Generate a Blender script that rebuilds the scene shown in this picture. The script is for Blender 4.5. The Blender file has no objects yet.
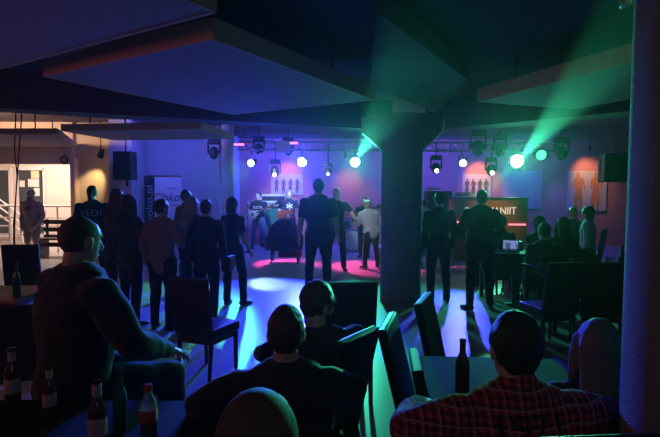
import bpy, bmesh, math, random
import numpy as np
from mathutils import Vector, Matrix, noise, Quaternion
random.seed(7)
SC = bpy.context.scene
COL = SC.collection
R = math.radians
PI = math.pi

# ------------------------------------------------------------------ camera, world, exposure
F = 520.0; W, HH = 660, 437
CAMZ = 1.68
cd = bpy.data.cameras.new('camera'); cam = bpy.data.objects.new('camera', cd); COL.objects.link(cam)
cd.sensor_width = 36; cd.lens = 36 * F / W; cd.clip_start = .05; cd.clip_end = 100
cam.matrix_world = Matrix.Translation((0, 0, CAMZ)) @ Matrix.Rotation(R(90 - 3.14), 4, 'X') @ Matrix.Rotation(R(0.3), 4, 'Z')
SC.camera = cam
CM = cam.matrix_world.copy()
vs = SC.view_settings
vs.view_transform = 'Standard'; vs.look = 'None'; vs.gamma = 1; vs.use_curve_mapping = False
vs.exposure = 0.0
world = bpy.data.worlds.new('world'); SC.world = world; world.use_nodes = True
wn = world.node_tree; bg = wn.nodes['Background']
bg.inputs[0].default_value = (.004, .004, .012, 1); bg.inputs[1].default_value = 1.0
HAZE = 0.0007
sc_ = wn.nodes.new('ShaderNodeVolumeScatter'); sc_.inputs['Density'].default_value = HAZE
sc_.inputs['Anisotropy'].default_value = 0.88; sc_.inputs['Color'].default_value = (1, 1, 1, 1)
sc2 = wn.nodes.new('ShaderNodeVolumeScatter'); sc2.inputs['Density'].default_value = HAZE * .7
sc2.inputs['Anisotropy'].default_value = 0.35; sc2.inputs['Color'].default_value = (1, 1, 1, 1)
adds = wn.nodes.new('ShaderNodeAddShader'); wn.links.new(sc_.outputs[0], adds.inputs[0]); wn.links.new(sc2.outputs[0], adds.inputs[1])
wn.links.new(adds.outputs[0], wn.nodes['World Output'].inputs['Volume'])
try:
    SC.cycles.max_bounces = 5; SC.cycles.volume_bounces = 0; SC.cycles.sample_clamp_indirect = 3
except Exception: pass

def ray(px, py):
    d = Vector(((px - 330) / F, -(py - 218.5) / F, -1)); return (CM.to_3x3() @ d)
def at(px, py, Y):                       # the point a pixel shows at world depth Y
    r = ray(px, py); t = Y / r.y; return Vector((0, 0, CAMZ)) + r * t
def onz(px, py, z):                      # the point a pixel shows on a level plane
    r = ray(px, py); t = (z - CAMZ) / r.z; return Vector((0, 0, CAMZ)) + r * t

# ------------------------------------------------------------------ lights
def lamp(kind, loc, color, power, target=None, angle=60, blend=.4, size=.1, sizey=None, spread=None):
    l = bpy.data.lights.new(kind.lower() + '_light', kind); o = bpy.data.objects.new(kind.lower() + '_light', l); COL.objects.link(o)
    l.color = color; l.energy = power; o.location = loc
    if kind == 'SPOT':
        l.spot_size = R(angle); l.spot_blend = blend; l.shadow_soft_size = size
    elif kind == 'POINT': l.shadow_soft_size = size
    else:
        l.size = size
        if sizey: l.shape = 'RECTANGLE'; l.size_y = sizey
        if spread: l.spread = R(spread)
    if target is not None:
        o.rotation_euler = (Vector(target) - Vector(loc)).to_track_quat('-Z', 'Y').to_euler()
    return o

DL = 13.3      # depth of the lighting truss
# blue wash fixtures over the stage
lamp('AREA', (-1.2, 14.6, 3.05), (.05, .07, 1), 150, (-1.2, 16, .8), size=1.6, sizey=.3)
lamp('AREA', (2.6, 14.6, 3.05), (.06, .06, 1), 105, (2.6, 16, 1.0), size=1.6, sizey=.3)
lamp('AREA', (5.8, 14.2, 3.05), (.08, .05, 1), 40, (5.8, 16, .8), size=1.4, sizey=.3)
lamp('AREA', (-3.6, 11.2, 3.05), (.08, .10, 1), 32, (-4.0, 13, 1.4), size=1.2, sizey=.3)
# lobby ceiling lamp; the second is a fill added before the lobby opening
lamp('AREA', (-7.6, 14.0, 2.95), (1, .70, .58), 165, (-7.6, 14.2, 0), size=2.4, sizey=1.2)
lamp('AREA', (-7.4, 10.0, 2.9), (1, .62, .42), 105, (-7.2, 12.4, 1.5), size=1.5, sizey=.4)
# added fills: red for the panel edges, dim ambient from behind the camera
lamp('AREA', (-4.5, 1.5, 2.3), (1, .28, .18), 11, (-1.5, 4.6, 2.8), size=1.4, sizey=.8)
lamp('AREA', (1.0, -1.2, 2.9), (.9, .62, .68), 3, (0.5, 2.5, 0.9), size=2.0, sizey=1.2)

# ------------------------------------------------------------------ materials
MATS = {}
def mat(name, col, rough=.6, metal=0, emit=None, es=0, nscale=None, namt=.25, bump=0, trans=0, spec=.5, sheen=0, strand=None):
    if name in MATS: return MATS[name]
    m = bpy.data.materials.new(name); m.use_nodes = True; nt = m.node_tree; b = nt.nodes['Principled BSDF']
    b.inputs['Base Color'].default_value = (*col, 1); b.inputs['Roughness'].default_value = rough; b.inputs['Metallic'].default_value = metal
    b.inputs['Specular IOR Level'].default_value = spec
    if sheen: b.inputs['Sheen Weight'].default_value = sheen
    if trans: b.inputs['Transmission Weight'].default_value = trans
    if emit: b.inputs['Emission Color'].default_value = (*emit, 1); b.inputs['Emission Strength'].default_value = es
    if nscale:
        tc = nt.nodes.new('ShaderNodeTexCoord'); nz = nt.nodes.new('ShaderNodeTexNoise'); nz.inputs['Scale'].default_value = nscale; nz.inputs['Detail'].default_value = 5
        if strand:
            mp = nt.nodes.new('ShaderNodeMapping'); mp.inputs['Scale'].default_value = (1, 1, strand)
            nt.links.new(tc.outputs['Object'], mp.inputs['Vector']); nt.links.new(mp.outputs[0], nz.inputs['Vector'])
        else: nt.links.new(tc.outputs['Object'], nz.inputs['Vector'])
        rp = nt.nodes.new('ShaderNodeMix'); rp.data_type = 'RGBA'
        rp.inputs[6].default_value = (*[c * (1 - namt) for c in col], 1); rp.inputs[7].default_value = (*[min(1, c * (1 + namt)) for c in col], 1)
        nt.links.new(nz.outputs['Fac'], rp.inputs[0]); nt.links.new(rp.outputs[2], b.inputs['Base Color'])
        if bump:
            bp = nt.nodes.new('ShaderNodeBump'); bp.inputs['Strength'].default_value = bump; bp.inputs['Distance'].default_value = .01
            nt.links.new(nz.outputs['Fac'], bp.inputs['Height']); nt.links.new(bp.outputs[0], b.inputs['Normal'])
    MATS[name] = m; return m
def plaid(name):
    m = bpy.data.materials.new(name); m.use_nodes = True; nt = m.node_tree; b = nt.nodes['Principled BSDF']; b.inputs['Roughness'].default_value = .85
    tc = nt.nodes.new('ShaderNodeTexCoord'); sx = nt.nodes.new('ShaderNodeSeparateXYZ'); nt.links.new(tc.outputs['Object'], sx.inputs[0])
    def math_(op, a, bv=None):
        n = nt.nodes.new('ShaderNodeMath'); n.operation = op
        for i, v in enumerate((a, bv)):
            if v is None: continue
            if hasattr(v, 'is_output'): nt.links.new(v, n.inputs[i])
            else: n.inputs[i].default_value = v
        return n.outputs[0]
    def stripe(ch, per, wdt, off=0):
        s = math_('ADD', ch, 10 + off); s = math_('MULTIPLY', s, 1 / per); s = math_('FRACT', s); return math_('LESS_THAN', s, wdt)
    hx = stripe(sx.outputs['X'], .026, .5); hz = stripe(sx.outputs['Z'], .026, .5)
    tx = stripe(sx.outputs['X'], .052, .09, .005); tz = stripe(sx.outputs['Z'], .052, .09, .005)
    def mix(f, a, c):
        n = nt.nodes.new('ShaderNodeMix'); n.data_type = 'RGBA'; nt.links.new(f, n.inputs[0])
        for i, v in ((6, a), (7, c)):
            if isinstance(v, tuple): n.inputs[i].default_value = (*v, 1)
            else: nt.links.new(v, n.inputs[i])
        return n.outputs[2]
    c0 = mix(hx, (.55, .07, .07), (.22, .02, .03)); c1 = mix(hx, (.28, .03, .04), (.06, .01, .015))
    c = mix(hz, c0, c1); c = mix(tx, c, (.45, .25, .22)); c = mix(tz, c, (.45, .25, .22))
    nt.links.new(c, b.inputs['Base Color']); return m

M = dict(
    skin=mat('skin', (.62, .40, .31), .5, nscale=30, namt=.08), skin_pale=mat('skin_pale', (.78, .58, .50), .5, nscale=30, namt=.06),
    black=mat('black_cloth', (.018, .018, .022), .9, nscale=60, namt=.3, sheen=.25), navy=mat('navy_cloth', (.02, .025, .05), .9, nscale=60, namt=.3, sheen=.25),
    dark_jean=mat('dark_denim', (.02, .028, .05), .85, nscale=80, namt=.3), jean=mat('blue_denim', (.10, .16, .30), .85, nscale=80, namt=.3),
    charcoal=mat('charcoal_cloth', (.045, .045, .05), .9, nscale=50, namt=.3, sheen=.2), grey=mat('grey_knit', (.22, .18, .18), .9, nscale=60, namt=.2),
    beige=mat('beige_sweat', (.48, .40, .30), .9, nscale=50, namt=.15), khaki=mat('khaki_cotton', (.38, .31, .21), .9, nscale=50, namt=.2),
    white=mat('white_cotton', (.80, .80, .80), .85, nscale=40, namt=.05), pale_blue=mat('pale_blue_cotton', (.40, .52, .75), .85, nscale=40, namt=.08),
    maroon=mat('dark_brown_cloth', (.06, .03, .03), .9, nscale=50, namt=.3),
    hair_dark=mat('hair_dark', (.018, .014, .012), .55, nscale=160, namt=.5, bump=.6, strand=.08), hair_brown=mat('hair_brown', (.08, .045, .025), .5, nscale=160, namt=.4, bump=.6, strand=.08), hair_ash=mat('hair_ash', (.20, .14, .085), .5, nscale=160, namt=.45, bump=.7, strand=.06),
    hair_blond=mat('hair_blond', (.48, .34, .19), .45, nscale=160, namt=.35, bump=.6, strand=.08), stubble=mat('hair_stubble', (.12, .09, .075), .75, nscale=150, namt=.3),
    shoe=mat('shoe_leather', (.02, .02, .022), .45), shoe_brown=mat('shoe_brown', (.10, .05, .03), .5), shoe_white=mat('shoe_white', (.5, .5, .5), .6),
    eye=mat('eye_white', (.8, .8, .8), .3), lip=mat('lip', (.45, .18, .16), .5), print=mat('shirt_print_white', (.85, .85, .88), .8), print_grey=mat('shirt_print_grey', (.35, .36, .42), .8),
    print_dark=mat('shirt_print_dark', (.02, .01, .015), .8), plaid=plaid('red_plaid_flannel'),
    leather=mat('dark_leatherette', (.022, .014, .014), .42, nscale=120, namt=.2, bump=.1), wood_dark=mat('dark_wood', (.045, .022, .014), .38, nscale=9, namt=.35),
    table=mat('table_laminate', (.016, .012, .012), .7, nscale=12, namt=.3, spec=.12), table_tan=mat('tan_table', (.25, .13, .07), .35, nscale=10, namt=.2),
    black_plastic=mat('black_plastic', (.015, .015, .017), .45), black_metal=mat('black_metal', (.02, .02, .022), .4, metal=.3), steel=mat('steel', (.55, .55, .58), .28, metal=1),
    grille=mat('speaker_grille', (.012, .012, .014), .7, nscale=300, namt=.5, bump=.3), white_metal=mat('white_metal', (.8, .78, .74), .4),
    brown_glass=mat('brown_glass', (.12, .045, .012), .08, spec=.8), green_glass=mat('green_glass', (.02, .10, .04), .08, spec=.8), clear=mat('clear_plastic', (.85, .9, .95), .06, trans=.9),
    cola=mat('dark_soda', (.05, .015, .01), .1), label=mat('bottle_label', (.62, .45, .40), .7, nscale=40, namt=.25), label_red=mat('label_red', (.55, .05, .06), .6), cap_red=mat('cap_red', (.5, .03, .03), .4),
    gold=mat('bottle_foil', (.5, .35, .12), .35, metal=.6), paper=mat('paper', (.8, .78, .72), .8), paper_yellow=mat('paper_yellow', (.8, .68, .38), .8),
    canvas=mat('canvas_pale', (.46, .43, .37), .85, nscale=3, namt=.12), figure=mat('paint_figure', (.50, .17, .06), .8, nscale=20, namt=.4), paint_dark=mat('paint_dark', (.10, .06, .05), .8, nscale=20, namt=.4),
    banner=mat('banner_vinyl', (.75, .75, .78), .6), banner_dark=mat('banner_dark', (.025, .02, .03), .6), red=mat('red_print', (.55, .04, .06), .6), ink=mat('ink_navy', (.06, .05, .16), .6),
    guitar_white=mat('guitar_white', (.85, .83, .82), .25), guitar_red=mat('guitar_red', (.45, .10, .04), .25), maple=mat('maple_neck', (.25, .13, .06), .4), drum=mat('drum_shell', (.04, .10, .18), .3, nscale=20), drum_head=mat('drum_head', (.8, .8, .78), .5), brass=mat('cymbal_brass', (.75, .52, .18), .25, metal=1),
    amp_face=mat('amp_face', (.75, .78, .8), .4), amp_cloth=mat('amp_green_cloth', (.05, .22, .12), .8, nscale=80, namt=.2), cable=mat('cable_rubber', (.012, .012, .012), .6), screen=mat('laptop_screen', (.1, .1, .2), .3, emit=(.35, .45, 1), es=.45),
    pink_drink=mat('pink_drink', (.9, .25, .45), .2), glass=mat('window_glass', (.06, .07, .08), .08, spec=.6),
)

# ------------------------------------------------------------------ mesh helpers
def rot_to(d):
    return Vector((0, 0, 1)).rotation_difference(Vector(d).normalized()).to_matrix().to_4x4()
class MB:
    def __init__(s): s.bm = bmesh.new()
    def box(s, c, size, rot=None, bevel=0):
        m = Matrix.Translation(c)
        if rot is not None: m = m @ (rot if isinstance(rot, Matrix) else Matrix.Rotation(rot, 4, 'Z'))
        m = m @ Matrix.Diagonal((*size, 1))
        r = bmesh.ops.create_cube(s.bm, size=1, matrix=m)
        if bevel:
            es = {e for v in r['verts'] for e in v.link_edges}
            bmesh.ops.bevel(s.bm, geom=list(es), offset=bevel, segments=2, affect='EDGES', profile=.5)
        return s
    def cyl(s, p0, p1, r0, r1=None, n=14, caps=True):
        p0, p1 = Vector(p0), Vector(p1); d = p1 - p0
        m = Matrix.Translation((p0 + p1) / 2) @ rot_to(d)
        bmesh.ops.create_cone(s.bm, cap_ends=caps, segments=n, radius1=r0, radius2=r0 if r1 is None else r1, depth=d.length, matrix=m); return s
    def ball(s, c, r, rot=None, n=14):
        r = (r, r, r) if not hasattr(r, '__len__') else r
        m = Matrix.Translation(c)
        if rot is not None: m = m @ rot.to_4x4()
        bmesh.ops.create_uvsphere(s.bm, u_segments=n, v_segments=max(8, n * 2 // 3), radius=1, matrix=m @ Matrix.Diagonal((*r, 1))); return s
    def lathe(s, c, prof, n=18, axis=None):
        m = Matrix.Translation(c)
        if axis is not None: m = m @ rot_to(axis)
        rings = []
        for (r, z) in prof:
            rings.append([s.bm.verts.new(m @ Vector((r * math.cos(2 * PI * i / n), r * math.sin(2 * PI * i / n), z))) for i in range(n)])
        for a, b in zip(rings, rings[1:]):
            for i in range(n):
                s.bm.faces.new((a[i], a[(i + 1) % n], b[(i + 1) % n], b[i]))
        s.bm.faces.new(rings[0][::-1]); s.bm.faces.new(rings[-1]); return s
    def loft(s, pts, rad, side=(1, 0, 0), n=16, round_caps=True):
        pts = [Vector(p) for p in pts]; rad = [(r, r) if not hasattr(r, '__len__') else r for r in rad]
        if round_caps:
            d0 = (pts[0] - pts[1]).normalized(); d1 = (pts[-1] - pts[-2]).normalized()
            a, b = min(rad[0]), min(rad[-1])
            P = [pts[0] + d0 * a * .9, pts[0] + d0 * a * .6] + pts + [pts[-1] + d1 * b * .6, pts[-1] + d1 * b * .9]
            Q = [(rad[0][0] * .35, rad[0][1] * .35), (rad[0][0] * .78, rad[0][1] * .78)] + rad + [(rad[-1][0] * .78, rad[-1][1] * .78), (rad[-1][0] * .35, rad[-1][1] * .35)]
            pts, rad = P, Q
        side = Vector(side); rings = []
        for i, p in enumerate(pts):
            t = (pts[min(i + 1, len(pts) - 1)] - pts[max(i - 1, 0)]).normalized()
            sd = side - t * side.dot(t)
            if sd.length < .15: sd = Vector((0, 1, 0)) - t * t.y
            sd.normalize(); fw = t.cross(sd)
            rings.append([s.bm.verts.new(p + sd * rad[i][0] * math.cos(2 * PI * k / n) + fw * rad[i][1] * math.sin(2 * PI * k / n)) for k in range(n)])
        for a, b in zip(rings, rings[1:]):
            for i in range(n): s.bm.faces.new((a[i], a[(i + 1) % n], b[(i + 1) % n], b[i]))
        s.bm.faces.new(rings[0][::-1]); s.bm.faces.new(rings[-1]); return s
    def prism(s, poly, m, depth):                       # poly in local xy, extruded along local z
        a = [s.bm.verts.new(m @ Vector((x, y, 0))) for x, y in poly]; b = [s.bm.verts.new(m @ Vector((x, y, depth))) for x, y in poly]
        n = len(poly); s.bm.faces.new(a[::-1]); s.bm.faces.new(b)
        for i in range(n): s.bm.faces.new((a[i], a[(i + 1) % n], b[(i + 1) % n], b[i]))
        return s
    def mesh(s, name):
        bmesh.ops.recalc_face_normals(s.bm, faces=s.bm.faces[:])
        me = bpy.data.meshes.new(name); s.bm.to_mesh(me); s.bm.free(); return me
    def build(s, name, m, parent=None, smooth=False, bevel=0):
        me = s.mesh(name); o = bpy.data.objects.new(name, me); COL.objects.link(o)
        me.materials.append(m); o.parent = parent
        if smooth:
            for p in me.polygons: p.use_smooth = True
            try: me.set_sharp_from_angle(angle=R(50))
            except Exception: pass
        return o
def tag(o, label=None, cat=None, group=None, kind=None):
    if label: o['label'] = label
    if cat: o['category'] = cat
    if group: o['group'] = group
    if kind: o['kind'] = kind
    return o
def thing(name, label, cat, loc=(0, 0, 0), rz=0, group=None):
    o = bpy.data.objects.new(name, None); COL.objects.link(o); o.location = loc; o.rotation_euler = (0, 0, rz); o.empty_display_size = .1
    return tag(o, label, cat, group)
def copy_tree(o, parent=None):
    c = o.copy(); COL.objects.link(c)
    if parent is not None: c.parent = parent
    for ch in list(o.children): copy_tree(ch, c)
    return c
def again(o, loc, rz=0, label=None):
    c = copy_tree(o); c.location = loc; c.rotation_euler = (0, 0, rz)
    if label: c['label'] = label
    return c
def text(name, body, size, m, parent, loc, rot, ext=.004, align='CENTER', sx=1, shear=0):
    cu = bpy.data.curves.new(name, 'FONT'); cu.body = body; cu.size = size; cu.extrude = ext; cu.align_x = align; cu.align_y = 'CENTER'; cu.shear = shear
    t = bpy.data.objects.new(name, cu); COL.objects.link(t)
    me = bpy.data.meshes.new_from_object(t.evaluated_get(bpy.context.evaluated_depsgraph_get()))
    bpy.data.objects.remove(t)
    o = bpy.data.objects.new(name, me); COL.objects.link(o); me.materials.clear(); me.materials.append(m); o.parent = parent
    o.location = loc; o.rotation_euler = rot; o.scale = (sx, 1, 1); return o
def remeshed(mb, name, voxel, smooth_it=2, wr=0, wr_scale=7, seed=0, fine=0):
    me = mb.mesh(name); o = bpy.data.objects.new(name, me); COL.objects.link(o)
    md = o.modifiers.new('r', 'REMESH'); md.mode = 'VOXEL'; md.voxel_size = voxel; md.use_smooth_shade = True
    if smooth_it:
        sm = o.modifiers.new('s', 'SMOOTH'); sm.factor = .5; sm.iterations = smooth_it
    dg = bpy.context.evaluated_depsgraph_get()
    new = bpy.data.meshes.new_from_object(o.evaluated_get(dg)); bpy.data.objects.remove(o); bpy.data.meshes.remove(me)
    new.name = name
    if wr:
        n = len(new.vertices); co = np.empty(n * 3, np.float32); new.vertices.foreach_get('co', co)
        nr = np.empty(n * 3, np.float32); new.vertices.foreach_get('normal', nr)
        co = co.reshape(-1, 3); nr = nr.reshape(-1, 3); off = np.empty(n, np.float32)
        for i, (x, y, z) in enumerate(co.tolist()):
            v = noise.noise((x * wr_scale + seed, y * wr_scale, z * wr_scale * 1.6 + seed * 3))
            if fine: v += .5 * noise.noise((x * fine, y * fine + seed, z * fine * .35))
            off[i] = v * wr
        co += nr * off[:, None]; new.vertices.foreach_set('co', co.ravel())
    for p in new.polygons: p.use_smooth = True
    return new
def put(me, name, m, parent):
    o = bpy.data.objects.new(name, me); COL.objects.link(o); me.materials.clear(); me.materials.append(m); o.parent = parent; return o

# ------------------------------------------------------------------ people
def hand_shape(mb, wrist, d, palm, side_sign, curl=.5, k=1.0, thumb=1.0):
    """palm + four unequal bent fingers + thumb; d: forearm direction, palm: direction the palm faces; thumb leaves on lateral*side_sign"""
    d = d.normalized(); palm = (palm - d * palm.dot(d)).normalized(); lat = d.cross(palm).normalized() * side_sign
    w = Vector(wrist)
    mb.loft([w - d * .02 * k, w + d * .03 * k, w + d * .085 * k], [(.026 * k, .019 * k), (.038 * k, .017 * k), (.042 * k, .014 * k)], side=lat, n=12)
    for i, L in enumerate((.070, .080, .074, .058)):
        base = w + d * (.085 - (.006 if i == 3 else 0)) * k + lat * (.0335 - .0222 * i) * k
        p = [base - d * .02 * k, base]; a = 0
        for q, fr in enumerate((.42, .32, .26)):
            a += curl * (.55 if q == 0 else .75)
            dd = d * math.cos(a) + palm * math.sin(a) + lat * (.08 - .055 * i)
            p.append(p[-1] + dd.normalized() * L * fr * k)
        mb.loft(p, [.0095 * k, .0095 * k, .009 * k, .0083 * k, .007 * k], side=lat, n=8)
    tb = w + d * .025 * k + lat * .030 * k + palm * .006 * k
    t1 = tb + (lat * .75 + d * .75 + palm * .25).normalized() * .042 * k
    t2 = t1 + (lat * .25 + d * .95 + palm * .45 * thumb).normalized() * .032 * k
    t3 = t2 + (d * .9 + palm * .6 * thumb - lat * .1).normalized() * .024 * k
    mb.loft([tb - lat * .012 * k, tb, t1, t2, t3], [.013 * k, .0135 * k, .0115 * k, .010 * k, .008 * k], side=palm, n=8)

PN = [0]
def person(label, loc, rz, H=1.75, seat=None, lean=0, tilt=0, twist=0, stance=1.0, build=1.0, fem=False, yaw=0, pitch=0,
           J=None, top='black', sleeves='long', bottom='dark_jean', legs='long', hair='short', hairm='hair_dark', skin='skin', shoes='shoe', face=False,
           curl=.45, hood=False, group=None, voxel=.009, skirt=False, headfwd=0, beard=False, aim=None, collar=False):
    PN[0] += 1; seed = PN[0] * 1.37; rnd = random.Random(PN[0])
    s = H / 1.75; J = J or {}; V = Vector
    root = thing('person', label, 'person', loc, rz, group)
    X = V((1, 0, 0))
    hipz = .93 * s if seat is None else seat + .105
    hip = V((0, 0, hipz)) if 'hip' not in J else V(J['hip']) * s
    u = (Matrix.Rotation(R(tilt), 3, 'Y') @ Matrix.Rotation(R(-lean), 3, 'X')) @ V((0, 0, 1))
    sx = Matrix.Rotation(R(twist), 3, 'Z') @ X; sx = (sx - u * sx.dot(u)).normalized(); fw = u.cross(sx)
    T = lambda t, x=0, y=0: hip + u * (t * s) + sx * (x * s) + fw * (y * s)
    sw = (.165 if fem else .19) * (.6 + .4 * build) ; 
    shl = {-1: T(.452, -sw), 1: T(.452, sw)}
    neckb = T(.525, 0, -.01); 
    hm = Matrix.Rotation(R(yaw + twist), 3, 'Z') @ Matrix.Rotation(R(-pitch), 3, 'X')
    hc = neckb + (u * .55 + V((0, 0, .45))) * .150 * s + fw * (.02 + headfwd) * s
    G = lambda x, y, z: hc + hm @ (V((x, y, z)) * s)
    k = .94 if fem else 1.0
    # ---- joints of limbs
    el, wr, kn, an = {}, {}, {}, {}
    for sg, c in ((-1, 'l'), (1, 'r')):
        el[sg] = V(J[c + 'e']) * s if c + 'e' in J else shl[sg] + V((sg * .055, -.035, -.275)) * s
        wr[sg] = V(J[c + 'w']) * s if c + 'w' in J else el[sg] + V((-sg * .01, .075, -.245)) * s
        if seat is None:
            an[sg] = V(J[c + 'a']) * s if c + 'a' in J else V((sg * .105 * stance, -.02, .085)) * s
            kn[sg] = V(J[c + 'k']) * s if c + 'k' in J else (hip + V((sg * .09 * s, 0, 0)) + an[sg]) / 2 + V((sg * .01, .03, .01)) * s
        else:
            kn[sg] = V(J[c + 'k']) * s if c + 'k' in J else V((sg * .15, .43 * s, max(.5, seat + .085)))
            an[sg] = V(J[c + 'a']) * s if c + 'a' in J else V((sg * .14, .45 * s, max(.085, kn[sg].z - .43 * s)))
    hj = {sg: hip + V((sg * .088 * s, 0, -.02 * s)) for sg in (-1, 1)}
    bw = build * s; fb = .9 if fem else 1.0
    tor = [(-.09, .12, .10), (0, .165, .118), (.12, .135 * fb, .108), (.22, .150 * fb, .115), (.34, .170 * fb, .122), (.43, .172 * fb, .105), (.475, .140, .085), (.505, .095, .072), (.53, .062, .060)]
    def torso(mb, g, lo=-1, hi=9, gg=None):
        r = [t for t in tor if lo <= t[0] <= hi]
        mb.loft([T(t) for t, a, b in r], [(a * bw + g, b * bw + g) for t, a, b in r], side=sx, n=20)
    def arm(mb, g, sg, upto=2):
        sh = shl[sg]; e = el[sg]; w = wr[sg]
        mb.ball(sh, (.055 * bw + g, .056 * bw + g, .054 * bw + g))
        p = [T(.44, sg * .11), sh, sh.lerp(e, .5), e]; r = [.062 * bw + g, .058 * bw + g, .050 * bw + g, .041 * bw + g]
        if upto == 1: p, r = [T(.44, sg * .11), sh, sh.lerp(e, .62)], [.06 * bw + g, .055 * bw + g, .052 * bw + g]
        mb.loft(p, r, side=fw, n=14)
        if upto == 2:
            q = (w - e)
            mb.loft([e, e.lerp(w, .3), e + q * (1 if g == 0 else .96)], [.041 * bw + g, .042 * bw + g, .027 * s + g * .9], side=fw, n=14)
    def leg(mb, g, sg, upto=2):
        h, kk, a = hj[sg], kn[sg], an[sg]
        mb.loft([h + (h - kk).normalized() * .02, h.lerp(kk, .35), kk], [(.092 * bw + g, .098 * bw + g), (.082 * bw + g, .086 * bw + g), (.056 * s + g)], side=X, n=16)
        if upto == 2:
            back = V((0, -.012, 0)) * s
            mb.loft([kk, kk.lerp(a, .3) + back, kk.lerp(a, .7), a], [.056 * s + g, .057 * s + g, .043 * s + g * 1.2, .036 * s + g * 1.6], side=X, n=14)
    # ---- body
    b = MB(); torso(b, 0)
    for sg in (-1, 1):
        arm(b, 0, sg); leg(b, 0, sg)
        toe = V(J[('l' if sg < 0 else 'r') + 't']) if ('l' if sg < 0 else 'r') + 't' in J else V((sg * .25, 1, 0))
        toe.normalize(); a = an[sg]
        b.loft([a, V((a.x, a.y, a.z - .04 * s)) - toe * .02 * s, V((a.x, a.y, a.z - .045 * s)) + toe * .13 * s], [.034 * s, (.034 * s, .036 * s), (.036 * s, .022 * s)], side=toe.cross(V((0, 0, 1))), n=10)
        d = (wr[sg] - el[sg]).normalized()
        c = 'l' if sg < 0 else 'r'
        palm = V(J[c + 'p']) if c + 'p' in J else V((-sg, .15, 0))
        if abs(palm.normalized().dot(d)) > .95: palm = V((0, 1, 0)) if abs(d.y) < .9 else V((0, 0, -1))
        latn = d.cross((palm - d * palm.dot(d)).normalized()); pref = V((0, 1, .6))
        hand_shape(b, wr[sg], d, palm, 1 if latn.dot(pref) >= 0 else -1, curl, s * (.9 if fem else 1))
    b.loft([T(.49), neckb, G(0, -.02, -.07)], [.062 * s * k, .056 * s * k, .054 * s * k], side=sx, n=14)
    b.ball(hc + hm @ V((0, -.008, .022)) * s, (.072 * s, .092 * s, .094 * s), rot=hm)             # skull
    b.loft([G(0, .012, .04), G(0, .02, -.03), G(0, .042, -.085), G(0, .05, -.108)], [(.068 * s * k, .082 * s), (.062 * s * k, .072 * s), (.045 * s * k, .046 * s), (.024 * s, .024 * s)], side=hm @ X, n=14)
    b.loft([G(0, .092, .018), G(0, .106, -.012), G(0, .112, -.024)], [.009 * s, .013 * s, .015 * s], side=hm @ X, n=8)   # nose
    b.ball(G(0, .088, .032), (.05 * s, .014 * s, .011 * s), rot=hm)                                 # brow
    b.ball(G(0, .084, -.058), (.024 * s, .016 * s, .010 * s), rot=hm)                               # lips
    for sg in (-1, 1): b.ball(G(sg * .073, -.005, -.005), (.011 * s, .021 * s, .032 * s), rot=hm)   # ears
    put(remeshed(b, 'body', voxel, 2), 'body', M[skin], root)
    if face:
        for sg in (-1, 1):
            e = MB().ball(G(sg * .031, .082, .008), .012 * s, n=10).build('eye', M['eye'], root, smooth=True)
            MB().ball(G(sg * .031, .0925, .008), .0055 * s, n=8).build('pupil', M['black_plastic'], e, smooth=True)
        MB().ball(G(0, .097, -.058), (.022 * s, .006 * s, .005 * s), rot=hm, n=10).build('mouth', M['lip'], root, smooth=True)
    # ---- top
    g = .017
    b = MB(); torso(b, g, -.095 if not hood else -.1, .50)
    for sg in (-1, 1): arm(b, g * .9, sg, 2 if sleeves == 'long' else 1)
    b.loft([T(.47, 0, 0), T(.525, 0, -.01)], [(.10 * bw, .08 * bw), (.074 * s, .072 * s)], side=sx, n=16)
    if collar: b.loft([T(.505, 0, -.005), T(.535, 0, -.012), T(.56, 0, -.016)], [(.088 * s, .084 * s), (.074 * s, .073 * s), (.069 * s, .069 * s)], side=sx, n=18)
    if hood: b.loft([T(.50, -.09, -.05), T(.47, 0, -.125), T(.50, .09, -.05)], [.035 * s, .05 * s, .035 * s], side=(0, 0, 1), n=12)
    if skirt: b.loft([hip + V((0, 0, .05)), hip - V((0, 0, .28 * s))], [(.17 * s, .13 * s), (.22 * s, .17 * s)], n=18)
    shirt = put(remeshed(b, 'shirt', max(voxel, .011), 3, .011 * s, 6, seed, fine=16), 'shirt' if not hood else 'hoodie', M[top], root)
    # ---- trousers
    b = MB(); torso(b, .012, -.1, .06)
    for sg in (-1, 1): leg(b, .013, sg, 2 if legs == 'long' else 1)
    b.ball(hip - V((0, 0, .03 * s)), (.165 * bw, .118 * bw, .10 * bw))
    put(remeshed(b, 'trousers', max(voxel, .011), 3, .009 * s, 6, seed + 5, fine=14), 'trousers' if legs == 'long' else 'shorts', M[bottom], root)
    # ---- shoes
    for sg in (-1, 1):
        c = 'l' if sg < 0 else 'r'; toe = V(J[c + 't']) if c + 't' in J else V((sg * .25, 1, 0)); toe.normalize(); a = an[sg]; z0 = a.z - .083 * s
        mb = MB(); q = toe.cross(V((0, 0, 1)))
        P = lambda f, z: V((a.x, a.y, z0 + z * s)) + toe * f * s
        mb.loft([P(-.055, .04), P(0, .045), P(.07, .036), P(.15, .026), P(.185, .02)], [(.034 * s, .04 * s), (.041 * s, .045 * s), (.045 * s, .036 * s), (.045 * s, .026 * s), (.03 * s, .02 * s)], side=q, n=14)
        mb.loft([P(0, .05), V((a.x, a.y, a.z + .01 * s))], [.046 * s, .046 * s], side=q, n=12)
        sh = put(remeshed(mb, 'shoe', .011, 2), 'shoe', M[shoes], root)
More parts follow.
